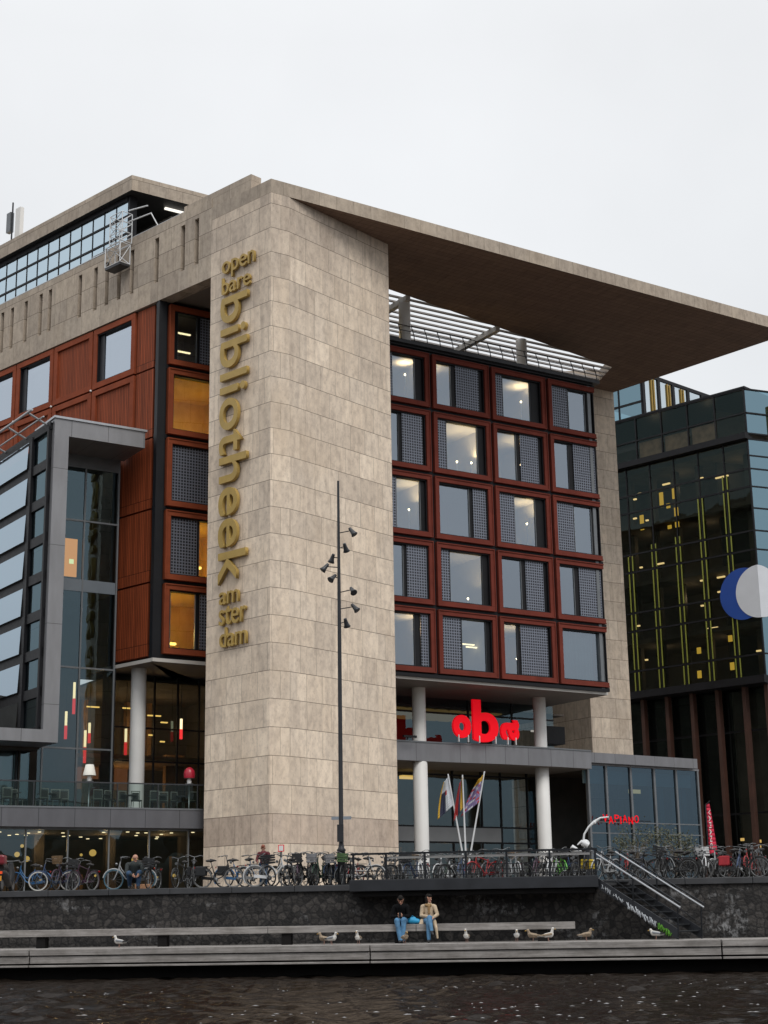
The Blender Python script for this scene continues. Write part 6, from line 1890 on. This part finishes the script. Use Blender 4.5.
# 4: standing figure in maroon behind bicycles
L = []
limb(L, [(0, 0.0, 0.95), (0.0, 0.0, 1.15), (0.01, -0.06, 1.34)], [0.145, 0.15, 0.14], 'maroon')
limb(L, [(-0.17, -0.05, 1.35), (0.19, -0.05, 1.35)], [0.075, 0.075], 'maroon')
limb(L, [(-0.2, -0.05, 1.34), (-0.26, -0.10, 1.08), (-0.14, -0.34, 1.0)], [0.07, 0.058, 0.042], 'maroon'); limb(L, [(0.22, -0.05, 1.34), (0.27, -0.1, 1.08), (0.2, -0.34, 1.0)], [0.07, 0.058, 0.042], 'maroon')
L += hand_caps((-0.14, -0.36, 1.0), (0.2, -0.9, -0.1), (0.3, 0, 1), (0.2, 0, -0.9)); L += hand_caps((0.2, -0.36, 1.0), (-0.2, -0.9, -0.1), (-0.3, 0, 1), (-0.2, 0, -0.9))
limb(L, [(0.01, -0.06, 1.40), (0.01, -0.08, 1.48)], [0.055, 0.052], 'skin')
L += head_caps((0.01, -0.10, 1.57), (0.2, -0.85, -0.3), (0, -0.2, 1), False, 'hairred', False)
for d in (-1, 1):
    limb(L, [(0.09 * d, 0.0, 0.92), (0.10 * d, -0.03, 0.50), (0.10 * d, 0.02, 0.09)], [0.115, 0.08, 0.055], 'denimdark'); limb(L, [(0.10 * d, 0.02, 0.05), (0.11 * d, -0.15, 0.04)], [0.055, 0.04], 'shoe')
person('person', 'standing person with reddish hair and maroon jacket leaning over a bicycle before the tower', L, FQ.P(U(263, -1.5), -1.6, Z - 0.0), R(-15)).scale = (0.8, 0.8, 0.8)
# tan package by the crouching man
pk = MB(); pk.para(FQ.P(U(138), -0.62, Z + 0.004), FQ.u * 0.5, FQ.n * -0.22, Vector((0, 0, 0.16))); tag(pk.build('cardboard_parcel', pm('tan_cardboard', (0.42, 0.22, 0.12), 0.8, 0, 0.15, 4), bevel=0.03), 'tan parcel on the ground beside the crouching person', 'parcel')

# gulls
GM = ['gullwhite', 'gullgrey', 'gullbrown', 'gullblack']
for k, c in (('gullwhite', (0.55, 0.53, 0.50)), ('gullgrey', (0.22, 0.23, 0.25)), ('gullbrown', (0.26, 0.20, 0.14)), ('gullblack', (0.02, 0.02, 0.02))): M[k] = pm(k + '_feathers', c, 0.8, 0, 0.35 if k == 'gullbrown' else 0.1, 14)
M['beak'] = pm('yellow_beak', (0.45, 0.26, 0.05), 0.5, 0, 0.1, 5); M['gullleg'] = pm('pink_leg', (0.32, 0.18, 0.14), 0.6, 0, 0.1, 5)
def make_gull(wing, bodyc, pose):
    t = thing('gull', 'x', 'gull', (0, 0, 0), 0, 'gulls on the dock')
    w, bc = wing, bodyc
    hz = {'stand': 0.36, 'alert': 0.40, 'rest': 0.31}[pose]
    L = [((-0.10, 0, 0.19), (0.07, 0, 0.21), 0.070, 0.085, bc), ((0.07, 0, 0.21), (0.11, 0, 0.24), 0.08, 0.06, bc), ((0.10, 0, 0.24), (0.135, 0, hz - 0.02), 0.055, 0.040, bc), ((0.145, 0, hz), (0.155, 0, hz), 0.048, 0.048, bc),
         ((-0.10, 0, 0.185), (-0.26, 0, 0.165), 0.05, 0.018, 0)]
    for s_ in (-1, 1):
        L.append(((0.06, 0.065 * s_, 0.235), (-0.14, 0.045 * s_, 0.205), 0.042, 0.035, w)); L.append(((-0.14, 0.045 * s_, 0.205), (-0.32, 0.015 * s_, 0.185), 0.033, 0.010, 3 if w == 1 else w))
        L.append(((0.185, 0.030 * s_, hz + 0.01), (0.185, 0.030 * s_, hz + 0.01), 0.014, 0.014, 3))
    body_mesh('body', L, GM, t, 0.008, 1)
    MB().tube([(0.18, 0, hz - 0.005), (0.235, 0, hz - 0.015), (0.25, 0, hz - 0.028)], [0.020, 0.012, 0.004], 8).build('beak', 'beak', t)
    for s_ in (-1, 1):
        b = MB(); b.tube([(-0.01, 0.03 * s_, 0.15), (-0.02, 0.03 * s_, 0.08), (0.0, 0.03 * s_, 0.008)], 0.009, 6)
        b.add([(-0.01, 0.03 * s_, 0.006), (0.06, 0.03 * s_ - 0.03, 0.004), (0.065, 0.03 * s_, 0.006), (0.06, 0.03 * s_ + 0.03, 0.004)], [(0, 1, 2, 3)]); b.build('leg', 'gullleg', t)
    return t
g_gr, g_br, g_al, g_re = make_gull(1, 0, 'stand'), make_gull(2, 2, 'stand'), make_gull(2, 0, 'alert'), make_gull(1, 0, 'rest')
gl = [(118, 3.1, 172, g_gr, 'pale gull facing left below the shop windows, alone at far left'), (323, 2.95, 170, g_br, 'brown gull facing left, left of a close pair below the mast'), (331, 3.2, -20, g_gr, 'white gull facing right, right of a close pair below the mast'), (357.5, 3.0, 260, g_al, 'gull facing the water between the pair and the seated people'),
      (404, 3.1, 300, g_br, 'gull at the feet of the seated person in black'), (466, 3.0, 262, g_al, 'gull facing the water right of the seated people'), (516, 3.0, 275, g_gr, 'plump gull facing the water, left of three near the bench end'), (532, 3.0, 180, g_br, 'brown gull facing left, middle of three near the bench end'), (548, 3.0, 20, g_al, 'upright gull facing right, right of three near the bench end'), (586, 3.0, 15, g_br, 'brown gull facing right just beyond the bench end'), (655, 2.9, 170, g_re, 'white gull resting at the foot of the quay stairs')]
protog = set(id(g[3]) for g in gl); first = set()
for px, n, deg, g, lab in gl:
    o = copy_tree(g) if g.name in first else g
    first.add(g.name)
    o.location = FQ.P(U(px, n, -0.6), n, 0.881); o.rotation_euler.z = R(deg - 8); o.scale = (0.88, 0.88, 0.88); o['label'] = lab

# small pale flecks modelled in place of light glints on the canal
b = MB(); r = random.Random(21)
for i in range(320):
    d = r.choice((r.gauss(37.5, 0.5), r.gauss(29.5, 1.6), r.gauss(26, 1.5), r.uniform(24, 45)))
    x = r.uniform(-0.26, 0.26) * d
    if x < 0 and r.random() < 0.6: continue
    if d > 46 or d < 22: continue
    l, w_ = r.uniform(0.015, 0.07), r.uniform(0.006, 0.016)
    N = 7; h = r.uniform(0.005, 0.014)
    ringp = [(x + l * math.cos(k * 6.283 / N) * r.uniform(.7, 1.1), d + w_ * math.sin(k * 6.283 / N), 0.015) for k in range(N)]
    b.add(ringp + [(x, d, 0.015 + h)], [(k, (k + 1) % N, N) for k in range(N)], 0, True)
tag(b.build('glint_flecks', pm('pale_glint', (0.33, 0.33, 0.34), 0.6, 0, 0.3, 8), uv=False), kind='stuff')
